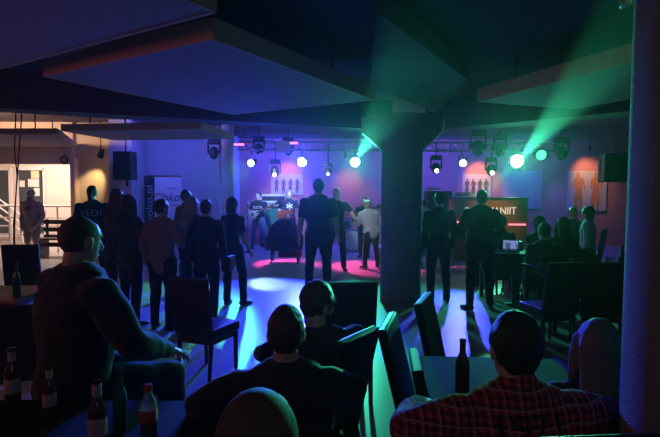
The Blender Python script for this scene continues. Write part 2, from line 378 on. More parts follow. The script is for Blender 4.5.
    # ---- hair
    if hair:
        b = MB(); hs = dict(buzz=.001, short=.006, crop=.010, bushy=.028, long=.012, pony=.008, bob=.015).get(hair, .01)
        b.ball(G(0, -.016, .030 if hair != 'buzz' else .026), ((.0735 + hs) * s, (.091 + hs * .9) * s, (.094 + hs) * s), rot=hm, n=20)
        if hair in ('short', 'crop', 'long', 'pony', 'bob', 'bushy'):
            b.loft([G(0, -.055, .03), G(0, -.060, -.03), G(0, -.052, -.060)], [(.070 * s, .048 * s), (.063 * s, .036 * s), (.045 * s, .020 * s)], side=hm @ X, n=14)
        if hair == 'long':
            b.loft([G(0, -.03, .05), G(0, -.045, -.05), G(0, -.085, -.15) , T(.46, 0, -.13), T(.36, 0, -.14), T(.27, 0, -.14)],
                   [(.088 * s, .075 * s), (.092 * s, .065 * s), (.10 * s, .055 * s), (.105 * s, .045 * s), (.09 * s, .036 * s), (.05 * s, .02 * s)], side=sx, n=18)
            for sg in (-1, 1): b.loft([G(sg * .07, .02, .04), G(sg * .085, .02, -.06), G(sg * .095, .0, -.17)], [.026 * s, .03 * s, .02 * s], side=fw, n=10)
        if hair == 'bob':
            b.loft([G(0, -.03, .04), G(0, -.04, -.05), G(0, -.04, -.13)], [(.095 * s, .08 * s), (.10 * s, .075 * s), (.085 * s, .055 * s)], side=hm @ X, n=16)
        if hair == 'pony':
            b.loft([G(0, -.10, .05), G(0, -.15, .02), G(0, -.145, -.09), G(0, -.12, -.20)], [.028 * s, .04 * s, .038 * s, .018 * s], side=hm @ X, n=12)
        put(remeshed(b, 'hair', .008, 1, (.010 if hair == 'bushy' else .005) * s if hair != 'buzz' else .001, 20, seed, fine=70), 'hair', M[hairm], root)
    if beard:
        b = MB(); b.loft([G(-.055, .03, -.05), G(-.03, .07, -.095), G(0, .082, -.10), G(.03, .07, -.095), G(.055, .03, -.05)], [.018 * s, .024 * s, .027 * s, .024 * s, .018 * s], side=hm @ X, n=10)
        put(remeshed(b, 'beard', .008, 1, .003, 25, seed), 'beard', M[hairm], root)
    if aim is not None:
        off = Matrix.Rotation(rz, 3, 'Z') @ V((hc.x, hc.y, 0)); root.location = (aim[0] - off.x, aim[1] - off.y, loc[2])
    info = dict(root=root, hc=hc, T=T, G=G, sx=sx, fw=fw, u=u, wr=wr, el=el, s=s, shirt=shirt)
    return info
def stand(label, px, yh, yf, rz, **kw):
    """stands where pixel column px meets the floor at row yf, with the head top at row yh"""
    g = onz(px, yf, 0); H = at(px, yh, g.y).z
    return person(label, (g.x, g.y, 0), R(rz), H=H - .005, **kw)
def sit(label, px, yh, d, rz, seat=None, **kw):
    p = at(px, yh, d); lean = kw.get('lean', 0)
    s = kw.get('H', 1.75) / 1.75; uz = math.cos(R(lean)) * math.cos(R(kw.get('tilt', 0)))
    top = .105 + s * (.525 * uz + (.55 * uz + .45) * .150 + .128)
    if seat is None: seat = p.z - top
    return person(label, (p.x, p.y, 0), R(rz), seat=seat, aim=(p.x, p.y), **kw), seat
def shirt_text(inf, body, size, m, t, front=False, x0=0, sx=1):
    """print pressed onto the cloth: every vertex is laid on the shirt's surface"""
    from mathutils.bvhtree import BVHTree
    me0 = inf['shirt'].data
    tree = BVHTree.FromPolygons([v.co for v in me0.vertices], [tuple(p.vertices) for p in me0.polygons])
    z = inf['u']; x = inf['sx'] if not front else -inf['sx']; nrm = x.cross(z).normalized()
    o = text('shirt_print', body, size, m, inf['shirt'], (0, 0, 0), (0, 0, 0), ext=.002)
    bm = bmesh.new(); bm.from_mesh(o.data); bmesh.ops.triangulate(bm, faces=bm.faces[:])
    bmesh.ops.subdivide_edges(bm, edges=[e for e in bm.edges if e.calc_length() > .03], cuts=2)
    for v in bm.verts:
        q = inf['T'](t, 0, 0) + x * (v.co.x * sx + x0) + z * v.co.y
        h = tree.ray_cast(q + nrm * .5, -nrm, 1.0)[0]
        v.co = (h if h is not None else q) + nrm * (.003 + v.co.z)
    bm.to_mesh(o.data); bm.free(); return o

# ------------------------------------------------------------------ the room
def structure(name, mb, m, label=None, smooth=False, parent=None):
    o = mb.build(name, m, parent, smooth)
    if parent is None:
        o['kind'] = 'structure'; o['category'] = name.split('_')[0]
        if label: o['label'] = label
    return o
floor_m = mat('floor_vinyl', (.42, .42, .44), .36, nscale=2.2, namt=.14, spec=.5)
ceil_m = mat('ceiling_paint', (.10, .09, .12), .9, nscale=2, namt=.1)
panel_m = mat('acoustic_panel', (.34, .28, .30), .9, nscale=30, namt=.05)
pedge_m = mat('panel_edge', (.58, .36, .26), .8, nscale=20, namt=.1)
wall_terra = mat('terracotta_paint', (.50, .20, .17), .85, nscale=3, namt=.12)
wall_pale = mat('pale_wall_paint', (.55, .52, .55), .85, nscale=3, namt=.06)
wall_cream = mat('cream_wall_paint', (.72, .58, .44), .85, nscale=3, namt=.05)
wall_dark = mat('dark_wall_paint', (.06, .05, .07), .9)
pillar_m = mat('pillar_plaster', (.20, .20, .21), .85, nscale=14, namt=.25, bump=.5)
rough_m = mat('rough_pillar_plaster', (.30, .30, .31), .95, nscale=150, namt=.45, bump=1.0)

structure('floor', MB().box((0, 7.5, -.05), (24, 22, .1)), floor_m, 'pale vinyl dance floor streaked with blue and green light')
structure('ceiling', MB().box((0, 7.5, 3.30), (24, 22, .1)), ceil_m, 'dark ceiling slab over the whole hall')
YB = 16.0
structure('wall_back', MB().box((3.4, YB + .1, 1.6), (12.6, .2, 3.3)), wall_terra, 'terracotta wall behind the band')
structure('wall_right', MB().box((9.6, 7.5, 1.6), (.2, 17, 3.3)), wall_dark, 'dark side wall at the right')
structure('wall_left', MB().box((-11.0, 7.5, 1.6), (.2, 18, 3.3)), wall_cream, 'cream side wall at the left')
structure('wall_front', MB().box((0, -2.6, 1.6), (22, .2, 3.3)), wall_dark, 'dark wall behind the photographer')
# pale blue lit wall with the banner, its return towards the stage
xl = at(131, 200, 13).x; xr = at(219, 200, 13).x
structure('wall_banner_side', MB().box(((xl + xr) / 2 - .2, 13.1, 1.6), (xr - xl + .4, .2, 3.3)).box((xr - .1, 14.6, 1.6), (.2, 3.0, 3.3)), wall_pale, 'plain pale wall lit blue behind the roll-up banner')
xp0 = at(110, 200, 11.9).x; xp1 = at(132, 200, 11.9).x
structure('pier_left', MB().box(((xp0 + xp1) / 2, 12.4, 1.6), (xp1 - xp0, 1.0, 3.3)), wall_pale, 'pale pier behind the hanging loudspeaker')
xo0 = at(76, 200, 12.5).x
structure('wall_lobby_side', MB().box(((xo0 + xp0) / 2, 12.6, 1.6), (xp0 - xo0, .2, 3.3)), wall_cream, 'warm lit cream wall between the lobby opening and the pier')
zt = at(40, 164, 12.4).z
structure('wall_lobby_header', MB().box(((-11 + xo0) / 2, 12.5, (zt + 3.25) / 2), (xo0 + 11, .2, 3.25 - zt)), wall_cream, 'cream header over the lobby opening')
structure('trim_lobby', MB().box((xo0 + .03, 12.45, 1.2), (.10, .34, 2.4)), wall_cream, 'cream jamb at the right of the lobby opening')
YL = 15.5
structure('wall_lobby_back', MB().box((-7.6, YL + .1, 1.6), (7.4, .2, 3.3)), mat('lobby_wall_paint', (.80, .70, .60), .85), 'bright lobby wall around the windows')
def window(name, px0, px1, py0, py1, label):
    a = at(px0, py0, YL - .03); b = at(px1, py1, YL - .03); cx = (a.x + b.x) / 2; cz = (a.z + b.z) / 2; w = b.x - a.x; h = a.z - b.z
    g = structure(name, MB().box((cx, YL - .01, cz), (w, .03, h)), M['glass'], label)
    fr = MB()
    for sx in (-1, 1): fr.box((cx + sx * w / 2, YL - .04, cz), (.07, .07, h + .07))
    for sz in (-1, 1): fr.box((cx, YL - .04, cz + sz * h / 2), (w, .07, .07))
    fr.build('window_frame', M['white_metal'], g); return g
window('window_1', -26, 12, 169, 236, 'dark lobby window at the left edge of the photo')
window('window_2', 17, 46, 169, 236, 'dark lobby window with paper notices behind the man in beige')

def paper(px0, px1, py0, py1, m, label):
    a = at(px0, py0, YL - .09); b = at(px1, py1, YL - .09)
    tag(MB().box(((a.x + b.x) / 2, YL - .035, (a.z + b.z) / 2), (b.x - a.x, .02, a.z - b.z)).build('paper_notice', m), label, 'notice', 'papers taped to the lobby window')
paper(18.5, 23.5, 180.5, 187, M['paper'], 'small square white notice on the lobby window')
paper(27, 38, 179, 187, M['paper'], 'wide white notice on the lobby window, above the shoulder of the man in beige')
paper(30, 38, 170, 178.5, M['paper_yellow'], 'yellowish notice on the lobby window, above the white ones')
paper(33, 38.5, 188, 196, M['paper'], 'narrow white notice on the lobby window beside the bearded man\'s head')

# pillars and beams
gp = onz(403, 306, 0); PX, PY = gp.x, gp.y + .30
PRAD = .305
structure('pillar_center', MB().lathe((PX, PY, 0), [(PRAD, 0), (PRAD, at(403, 149, PY - .3).z), (.60, at(403, 129, PY - .5).z), (.62, 2.74), (.62, 2.74)], n=8 * 4), pillar_m, 'dark round pillar with a flared capital in the middle of the hall', smooth=True)
# near pillar at the right edge: a broad rough column
pr = at(645, 218, 1.55)
structure('pillar_right', MB().lathe((pr.x + .30, 1.55, 0), [(.31, 0), (.31, 3.26)], n=48), rough_m, 'rough grey plaster pillar close at the right edge', smooth=True)
gc = at(228, 200, 12.8)
structure('column_stage', MB().lathe((gc.x, 12.8, 0), [(.15, 0), (.15, 3.26)], n=28), wall_pale, 'slim pale column lit blue left of the stage', smooth=True)
def beam(name, a, b, zb, w, label, ext=(0, 0)):
    a = Vector((a.x, a.y, 0)); b = Vector((b.x, b.y, 0)); d = (b - a).normalized(); a = a - d * ext[0]; b = b + d * ext[1]; n = Vector((-d.y, d.x, 0))
    if n.y < 0: n = -n
    c = (a + b) / 2 + n * w / 2; ang = math.atan2(d.y, d.x)
    return structure(name, MB().box((c.x, c.y, (zb + 3.26) / 2), ((b - a).length, w, 3.26 - zb), rot=ang), ceil_m, label)
ZB = 2.74
beam('beam_left', onz(0, 108, ZB), onz(372, 129, ZB), ZB, .45, 'ceiling beam running from the left to the central pillar', (3, .4))
beam('beam_right', onz(444, 129, ZB), onz(640, 110, ZB), ZB, .45, 'ceiling beam running from the central pillar to the right', (.4, 3))

def ceiling_panel(label, c0, c1, c2, z, th=.16, pm=None, em=None):
    """hung square acoustic panel through three corners of its lower face (c1 is the corner between the two sides)"""
    c3 = c0 + c2 - c1
    bm = MB(); vs_ = [c0, c1, c2, c3]
    cen = sum(vs_, Vector()) / 4
    root = thing('ceiling_panel', label, 'ceiling panel', (cen.x, cen.y, z), 0, 'hung acoustic ceiling panels')
    o = [Vector((v.x - cen.x, v.y - cen.y)) for v in vs_]
    area = sum(o[i].x * o[(i + 1) % 4].y - o[(i + 1) % 4].x * o[i].y for i in range(4))
    if area < 0: o = o[::-1]
    MB().prism([(v.x * .985, v.y * .985) for v in o], Matrix.Translation((0, 0, .002)), th - .02).build('panel_board', pm or panel_m, root)
    ed = MB()
    for i in range(4):
        a, b = o[i], o[(i + 1) % 4]; d = b - a; c = (a + b) / 2
        ed.box((c.x, c.y, th / 2 + .0), (d.length + .02, .03, th), rot=math.atan2(d.y, d.x))
    ed.build('panel_edge', em or pedge_m, root)
    for v in o: MB().cyl((v.x * .7, v.y * .7, th - .03), (v.x * .7, v.y * .7, 3.26 - z), .012, n=8).build('hanger_rod', M['black_metal'], root)
    return root
ZP = 2.76
L, Fc, Rc = onz(45, 77, ZP), onz(213, 40, ZP), onz(373, 100, ZP)
ceiling_panel('large tilted-square ceiling panel hanging over the standing crowd, upper left', L, Fc, Rc, ZP)
K = onz(214, 13, ZP); d1 = (L - Fc).normalized(); d2 = (Fc - Rc).normalized()
ceiling_panel('nearest ceiling panel, cut off by the top left corner of the photo', K + d1 * 2.9, K, K + d2 * 2.2, ZP)
ceiling_panel('small far ceiling panel lit bluish, beyond the left beam', onz(62, 131, 2.70), onz(200, 129, 2.70), onz(232, 139, 2.70), 2.70, .12)
n0 = onz(57, 134, 2.66)
ceiling_panel('far ceiling panel above the lobby opening at the left edge', n0 + Vector((-3.2, .1, 0)), n0, onz(76, 147, 2.66), 2.66, .1)
E0 = onz(479, 102, ZP); E1 = onz(642, 60, ZP); de = (E1 - E0).normalized()
ceiling_panel('ceiling panel hanging at the upper right beside the rough pillar', E0 + Vector((-de.y, de.x, 0)) * 1.5, E0, E0 + de * 2.6, ZP)
C0 = onz(467, 80, 3.0)
dq = (Fc - Rc).normalized(); dp = Vector((-dq.y, dq.x, 0))
if (dp.y < 0): dp = -dp
ceiling_panel('dark ceiling panel right above the central pillar', C0 + dq * 2.6, C0, C0 + (onz(425, 122, 3.0) - C0).normalized() * 2.6, 3.0, .2, ceil_m, ceil_m)

def downlight(label, px, py):
    p = onz(px, py, 3.2)
    r = thing('ceiling_downlight', label, 'light', (p.x, p.y, 3.16))
    MB().lathe((0, 0, 0), [(.055, 0), (.075, .02), (.075, .09), (.05, .09)], 18).build('housing', M['steel'], r, True)
    MB().cyl((0, 0, -.004), (0, 0, .01), .045).build('lamp_glass', M['glass'], r)
downlight('small silver downlight in the top right corner of the ceiling', 630, 4)

# ------------------------------------------------------------------ lobby things
def railing():
    a = at(-14, 236, 13.7); b = at(82, 236, 13.7); w = b.x - a.x; z0 = 0
    r = thing('railing', 'white metal railing in the bright lobby behind the man in beige', 'railing', ((a.x + b.x) / 2, 13.7, 0))
    n = 5
    for i in range(n): MB().cyl((-w / 2 + w * i / (n - 1), 0, 0), (-w / 2 + w * i / (n - 1), 0, 1.22), .022).build('post', M['white_metal'], r, True)
    for z in (.25, .47, .69, .91, 1.22): MB().cyl((-w / 2 - .05, 0, z), (w / 2 + .05, 0, z), .018 if z < 1.2 else .03).build('rail', M['white_metal'], r, True)
    a2 = Vector((-w * .33, .45, 0))
railing()
def ramp_rail():
    r = thing('ramp_handrail', 'sloping white handrail at the left edge of the lobby', 'railing', (at(0, 200, 14.6).x, 14.6, 0))
    p0 = at(-4, 197, 14.6); p1 = at(22, 216, 14.6); o = Vector((at(0, 200, 14.6).x, 14.6, 0))
    for dz in (0, -.22, -.44): MB().cyl(p0 - o + Vector((0, 0, dz)), p1 - o + Vector((0, 0, dz)), .022).build('rail', M['white_metal'], r, True)
    for q in (p0, p1): MB().cyl(q - o, Vector((q.x - o.x, 0, 0)), .022).build('post', M['white_metal'], r, True)
ramp_rail()
g = at(64, 240, 12.9)
b_ = thing('bench', 'dark wooden slatted bench in the lobby right of the man in beige', 'bench', (g.x, 12.95, 0))
for i in range(4): MB().box((0, .0, .28 + .19 * i), (1.05, .04, .11), bevel=.008).build('back_slat', M['wood_dark'], b_)
MB().box((0, -.2, .45), (1.05, .40, .05), bevel=.01).build('seat', M['wood_dark'], b_)
for sx in (-1, 1):
    MB().box((sx * .46, -.17, .22), (.06, .36, .44)).build('leg', M['wood_dark'], b_)
    MB().box((sx * .46, .04, .46), (.06, .04, .92)).build('back_post', M['wood_dark'], b_)
p = at(64.5, 160, 12.38)
rg = thing('hanging_ring', 'small dark ring hanging on the cream header above the lobby opening', 'ring', (p.x, 12.37, p.z))
bm = MB(); ro = .085; pts = [(ro * math.cos(2 * PI * i / 20), 0, ro * math.sin(2 * PI * i / 20)) for i in range(21)]
bm.loft(pts, [.017] * 21, side=(0, 1, 0), n=8, round_caps=False).build('ring', M['wood_dark'], rg, True)
MB().cyl((0, 0, ro), (0, 0, .42), .005, n=6).build('cord', M['cable'], rg)
def wall_spot(label, px, py, d, tgt, col=(1, .68, .3), power=25, zc=3.25):
    p = at(px, py, d)
    r = thing('spotlight', label, 'spotlight', p)
    dv = (Vector(tgt) - p).normalized()
    MB().cyl(dv * -.11, dv * .08, .055, .075, 16).build('housing', M['black_metal'], r, True)
    MB().cyl(dv * .075, dv * .085, .062, n=16).build('lens', mat('warm_lens', (1, .8, .5), .3, emit=(1, .62, .25), es=5), r)
    MB().cyl((0, 0, .05), (0, 0, zc - p.z), .012, n=8).build('stem', M['black_metal'], r)
    lamp('SPOT', p + dv * .1, col, power, tgt, 50, .8, .05)
wall_spot('small black spotlight above the warm lit lobby wall', 101, 154, 12.0, at(92, 186, 12.5), power=65)

def speaker(label, px0, px1, py0, py1, d, rz=0):
    a = at(px0, py0, d); b = at(px1, py1, d); w = b.x - a.x; h = a.z - b.z
    r = thing('loudspeaker', label, 'speaker', ((a.x + b.x) / 2, d + .2, b.z), R(rz), 'hanging loudspeakers')
    MB().box((0, 0, h / 2), (w, .38, h), bevel=.02).build('cabinet', M['black_plastic'], r)
    MB().box((0, -.195, h / 2), (w * .88, .02, h * .92), bevel=.006).build('grille', M['grille'], r)
    MB().cyl((0, .05, h - .02), (0, .05, 3.26 - b.z), .018, n=8).build('hanging_pole', M['black_metal'], r)
    for sx in (-1, 1): MB().box((sx * (w / 2 + .008), .05, h * .6), (.012, .06, h * .5)).build('bracket', M['black_metal'], r)
    return r
sl = speaker('black loudspeaker hanging at the left in front of the pale pier', 112, 131, 151, 180, 11.3)
MB().cyl((0, .1, -.14), (0, .1, .01), .03, n=10).build('mount_stub', M['black_metal'], sl)
speaker('black loudspeaker hanging at the right beside the painting of two women', 607, 634, 153, 182, 11.5, -8)

# cables hanging at the left
p = onz(14, 122, 2.9)
cb = thing('hanging_cable', 'pair of thin black cables hanging from the ceiling in front of the lobby', 'cable', (p.x, p.y, 0))
yy = p.y
def cab(pxs):
    q = [at(x, y, yy) - Vector((p.x, p.y, 0)) for x, y in pxs]
    MB().loft(q, [.011] * len(q), side=(0, 1, 0), n=6, round_caps=False).build('cable', M['cable'], cb, True)
cab([(16, 108), (15.5, 125), (14.5, 150), (17, 175), (16, 195), (13.5, 225), (14, 262)])
cab([(22, 108), (21, 125), (19, 150), (17.5, 175), (15.5, 200), (14.5, 232), (15, 262)])

# roll-up banner
a = at(144, 176, 12.3); b = at(182, 236, 12.3); w = b.x - a.x; bz = 0.06; bh = a.z - .06
rb = thing('roll_up_banner', 'white roll-up banner with a dark lettered strip against the blue wall', 'banner', ((a.x + b.x) / 2, 12.3, 0))
MB().box((0, 0, .03), (w + .04, .22, .06), bevel=.015).build('base', M['steel'], rb)
MB().cyl((0, .05, .05), (0, .05, bz + bh), .012, n=8).build('pole', M['steel'], rb)
ban = MB().box((0, 0, bz + bh / 2), (w, .008, bh)).build('banner_sheet', M['banner'], rb)
MB().box((0, 0, bz + bh), (w + .01, .03, .03)).build('top_rail', M['steel'], rb)
MB().box((-w / 2 + w * .14, -.006, bz + bh / 2), (w * .28, .006, bh)).build('dark_strip', M['banner_dark'], ban)
text('lettering', 'looko.pl', .23, M['print_grey'], ban, (-w / 2 + w * .145, -.012, bz + bh - .70), (R(90), R(-90), 0), sx=1.3)
text('logo_lettering', 'oko', .28, M['ink'], ban, (w * .20, -.008, bz + bh - .50), (R(90), 0, 0), shear=.3)
text('logo_lettering', 'looko', .11, M['red'], ban, (-w * .12, -.008, bz + bh - .42), (R(90), 0, 0), sx=1.1)
lg = MB()
for i in range(5): an_ = R(35 + 27 * i); lg.box((w * .22 + .10 * math.cos(an_), -.006, bz + bh - .35 + .07 * math.sin(an_)), (.05, .004, .014), rot=Matrix.Rotation(-an_, 4, 'Y'))
lg.build('logo_mark', M['ink'], ban)
MB().box((w * .16, -.006, bz + bh - .68), (w * .56, .004, .016)).build('printed_line', M['red'], ban)
text('logo_lettering', '&', .16, M['red'], ban, (-w * .14, -.008, bz + bh - .66), (R(90), 0, 0))

# ------------------------------------------------------------------ stage: truss, lights
ZT = at(300, 150, DL).z
def truss(label, px0, px1):
    a = at(px0, 150, DL).x; b = at(px1, 150, DL).x; L_ = b - a
    r = thing('lighting_truss', label, 'truss', ((a + b) / 2, DL, ZT), 0, 'ceiling trusses carrying the stage lights')
    for (y, z) in ((-.12, 0), (.12, 0), (0, .2)): MB().cyl((-L_ / 2, y, z), (L_ / 2, y, z), .02, n=8).build('chord', M['steel'], r, True)
    br = MB(); n = max(3, int(L_ / .28))
    for i in range(n):
        x0 = -L_ / 2 + L_ * i / n; x1 = x0 + L_ / n; xm = (x0 + x1) / 2
        for y in (-.12, .12):
            br.cyl((x0, y, 0), (xm, 0, .2), .008, n=6); br.cyl((xm, 0, .2), (x1, y, 0), .008, n=6)
    br.build('bracing', M['steel'], r)
    for x in (-L_ / 2 + .15, L_ / 2 - .15): MB().cyl((x, 0, .2), (x, 0, 3.26 - ZT), .012, n=6).build('hanger', M['black_metal'], r)
truss('steel lighting truss over the band, left of the central pillar', 238, 381)
truss('steel lighting truss over the bar, right of the central pillar', 424, 566)

def stage_lamp(label, px, py, col, hot, tgt, power, angle=70, es=40, r=.10, d=DL - .25, blend=.5):
    p = at(px, py, d); dv = (Vector(tgt) - p).normalized()
    t = thing('stage_light', label, 'stage light', p, 0, 'stage lights shining at the audience')
    up = Vector((0, 0, 1)); sd = dv.cross(up).normalized()
    MB().cyl(dv * -.30, dv * -.02, r * .72, r * 1.12, 20).build('lamp_can', M['black_metal'], t, True)
    MB().lathe((0, 0, 0), [(r * 1.12, 0), (r * 1.18, .015), (r * 1.0, .02), (r * 1.0, 0)], 20, axis=dv).build('rim', M['black_metal'], t, True)
    m = mat('lens_%d_%d' % (px, py), (0, 0, 0), .3, emit=hot, es=es)
    MB().cyl(dv * -.015, dv * .006, r, n=24).build('lens', m, t)
    yk = MB()
    for s_ in (-1, 1): yk.box(sd * (s_ * r * 1.3) + Vector((0, 0, .04)), (.012, .03, .26))
    yk.box((0, 0, .17), (r * 2.7, .03, .012), rot=math.atan2(sd.y, sd.x)); yk.build('yoke', M['black_metal'], t)
    MB().cyl((0, 0, .17), (0, DL - p.y if abs(DL - p.y) < .4 else 0, max(.2, ZT - p.z)), .016, n=8).build('clamp', M['black_metal'], t)
    lamp('SPOT', p + dv * .03, col, power, tgt, angle, blend, .07)
G1 = (.10, 1, .55)
stage_lamp('small greenish white stage light above the guitarist in the black lettered shirt', 251, 163, (.12, 1, .62), (.6, 1, .85), (-3.3, 5.0, .0), 1100, 38, es=14, r=.085)
stage_lamp('cyan blue stage light, second from the left on the truss', 302, 162, (.03, .05, 1), (.25, .75, 1), (-1.7, 4.7, .0), 5500, 44, es=30, r=.11)
stage_lamp('bright teal stage light just left of the central pillar', 355, 162, (.05, 1, .62), (.35, 1, .8), (1.2, 4.0, .1), 720, 46, es=60, r=.115)
stage_lamp('blue white stage light between the central pillar and the man in black', 463, 163, (.05, .06, 1), (.5, .65, 1), (1.25, 5.8, .0), 1500, 22, es=22, r=.085)
stage_lamp('brightest green stage light with a wide halo, right of the pillar', 517, 161, (.06, 1, .50), (.5, 1, .75), (2.2, 3.4, .3), 750, 44, es=90, r=.15)
stage_lamp('dim green stage light turned aside, next to the brightest one', 541, 155, (.1, 1, .3), (.08, .9, .35), (5.2, 6.5, 1.0), 120, 40, es=2.2, r=.13)
q_ = at(251, 163, DL - .35); lamp('SPOT', q_, (.55, 1, .22), 700, onz(268, 283, 0), 10, .6, .06)
# narrow beams of scanners through the haze, plus spots added for lamp halos
pb = at(517, 161, DL - .2)
lamp('SPOT', pb + Vector((0, -.15, 0)), (.06, 1, .45), 80000, onz(650, 4, 2.5), 2.5, .5, .03)
lamp('SPOT', pb + Vector((0, -.15, 0)), (.06, 1, .5), 16000, at(348, 316, 2.85), 3.0, 1, .03)
for (px_, py_, c_, pw_) in ((517, 161, (.06, 1, .5), 2800), (355, 162, (.06, 1, .62), 1000), (302, 162, (.05, .25, 1), 1500), (463, 163, (.08, .12, 1), 1200)):
    q_ = at(px_, py_, DL - .42); lamp('SPOT', q_, c_, pw_, (0, 0, 1.75), 8 if c_[1] > .5 else 4.5, 1, .07)
pb2 = at(357, 158, DL - .2)
lamp('SPOT', pb2 + Vector((0, -.15, 0)), (.06, 1, .55), 40000, onz(440, 30, 2.45), 4, 1, .03)

def moving_head(label, px, py, lit=None, d=DL, col=(1, .3, .6), power=0, tgt=None, k=1.0):
    p = at(px, py, d)
    t = thing('moving_head_light', label, 'stage light', p, 0, 'moving heads hanging from the truss')
    MB().ball((0, 0, 0), (.115 * k, .115 * k, .15 * k)).build('head', M['black_plastic'], t, True)
    MB().box((0, 0, .26 * k), (.26 * k, .18 * k, .12 * k), bevel=.02).build('base', M['black_plastic'], t)
    for s_ in (-1, 1): MB().box((s_ * .135 * k, 0, .12 * k), (.03, .09 * k, .28 * k), bevel=.008).build('arm', M['black_plastic'], t)
    MB().cyl((0, 0, .30 * k), (0, 0, ZT + .22 - p.z if p.z + .3 * k < ZT + .15 and d == DL else 3.26 - p.z), .018, n=8).build('clamp', M['black_metal'], t)
    if d == DL: MB().box((0, 0, ZT - p.z), (.06, .30, .03)).build('clamp_bar', M['black_metal'], t)
    if lit:
        dv = (Vector(tgt) - p).normalized() if tgt is not None else Vector((0, -.6, -.8))
        fr = Vector((0, -.8, -.6))
        MB().cyl(fr * .10 * k, fr * .15 * k, .05 * k, n=16).build('lens', mat('lens_h%d' % px, (0, 0, 0), .3, emit=lit, es=6), t)
        if power: lamp('SPOT', p + dv * .17, col, power, tgt, 38, .4, .03)
moving_head('moving head with a pinkish lens above the amplifier', 275, 172, (1, .45, .6), col=(1, .08, .32), power=700, tgt=onz(287, 263, 0))
moving_head('small moving head with a white lens left of the central pillar', 328, 172, (.8, .9, 1), k=.7, col=(1, .06, .30), power=900, tgt=onz(368, 266, 0))
moving_head('moving head with a pink white lens just right of the central pillar', 436, 168, (1, .6, .75), col=(1, .12, .4), power=300, tgt=onz(452, 262, 0))
moving_head('moving head with a white lens left of the brightest green light', 491, 170, (.9, .85, 1), col=(.5, .5, 1), power=200, tgt=at(520, 240, 12.5))
moving_head('unlit moving head above the guitarist with the white guitar', 259, 149)
moving_head('unlit dark moving head left of the pale stage column', 214, 153, d=12.2)
moving_head('large unlit dark fixture right of the blue white light', 478, 148, k=1.4)
moving_head('unlit dark fixture hanging between the blue and green lights', 500, 150, k=1.2)
moving_head('large round unlit fixture near the painting of two women', 562, 153, k=1.25)
moving_head('unlit fixture hanging next to the cyan blue light', 288, 150)
for (fx, tgt_, c_, pw_) in ((262, (-1.5, 15.0, 1.1), (.35, .55, 1), 480), (330, (-.9, 15.1, 1.2), (.35, .5, 1), 420), (345, (1.1, 13.9, 1.2), (.5, .9, 1), 170), (262, (-2.0, 6.6, 1.5), (.08, .10, 1), 1500)):
    q_ = at(fx, 152, DL - (1.2 if tgt_[1] > 10 else .3)); lamp('SPOT', q_, c_, pw_, tgt_, 38 if tgt_[1] > 10 else 24, .8, .06)  # spots added to brighten guitarists, drums and crowd, without fixtures of their own
lamp('SPOT', (.1, 9.3, 2.65), (.85, .8, 1), 55, (.9, 11.3, 1.1), 34, .7, .06)  # added fill on the white-shirted musician's back, no fixture built
def led(label, px, py, w, col):
    p = at(px, py, DL - .3)
    r = thing('light_bar', label, 'light', (p.x, DL - .13, p.z), 0, 'small led bars on the truss')
    MB().box((0, 0, .0), (w, .06, .07), bevel=.01).build('bar_body', M['black_metal'], r)
    MB().box((0, -.034, 0), (w * .92, .008, .05)).build('bar_lens', mat('led_%d' % px, (0, 0, 0), .3, emit=col, es=3), r)
    MB().cyl((0, .02, 0), (0, .13, ZT - p.z), .01, n=6).build('bracket', M['black_metal'], r)
led('short magenta led bar at the left end of the truss', 237, 144, .34, (1, .15, .6))
led('short magenta led bar above the cyan blue light', 292, 142.5, .3, (1, .15, .6))
p = at(283, 147, DL - .1)
tag(MB().box((p.x, DL - .16, p.z), (.36, .03, .30), bevel=.01).build('junction_box', M['white_metal']), 'pale square box fixed to the truss near the magenta bar', 'box')

# canvases with painted figures on the back wall
def canvas(label, px0, px1, py0, py1, n, fm, big=False):
    a = at(px0, py0, YB - .04); b = at(px1, py1, YB - .04); w = b.x - a.x; h = a.z - b.z
    r = thing('painting', label, 'painting', ((a.x + b.x) / 2, YB - .02, (a.z + b.z) / 2), 0, 'canvases on the back wall'); r.location.y -= .012
    cv = MB().box((0, 0, 0), (w, .04, h), bevel=.005).build('canvas', M['canvas'], r)
    rd = random.Random(px0)
    for i in range(n):
        x = (-.5 + (i + .5) / n) * w * .86; k = h * (.36 if not big else .49)
        zc = -h * .06 if not big else 0
        f = MB()
        def slab(pts):
            f.prism(pts, Matrix.Translation((0, -.020, 0)) @ Matrix.Rotation(R(90), 4, 'X'), .006)
        X = lambda u, v: (x + u * k, zc + v * k)
        lean_ = rd.uniform(-.08, .08)
        slab([X(.10 * math.cos(q / 10 * 2 * PI) + lean_, .86 + .12 * math.sin(q / 10 * 2 * PI)) for q in range(10)])
        slab([X(-.06 + lean_, .76), X(-.24, .62), X(-.30, .15), X(-.22, .12), X(-.16, .45), X(-.17, .05), X(-.26, -.45), X(-.15, -.98), X(-.05, -.98), X(-.02, -.3), X(.08, -.98), X(.17, -.96), X(.20, -.3), X(.17, .1), X(.17, .45), X(.28, .1), X(.34, .14), X(.25, .60), X(.06 + lean_, .76)])
        f.build('painted_figure', fm, cv)
canvas('long pale canvas with four small figures behind the amplifier', 271, 303, 174, 195, 4, M['paint_dark'])
canvas('long pale canvas with small dark figures left of the green light', 462, 491, 174, 197, 4, M['paint_dark'])
canvas('large pale canvas behind the brightest green light', 503, 541, 171, 209, 2, mat('paint_faint', (.5, .45, .40), .8))
canvas('pale painting of two walking orange figures at the right', 568, 606, 171, 211, 2, M['figure'], True)
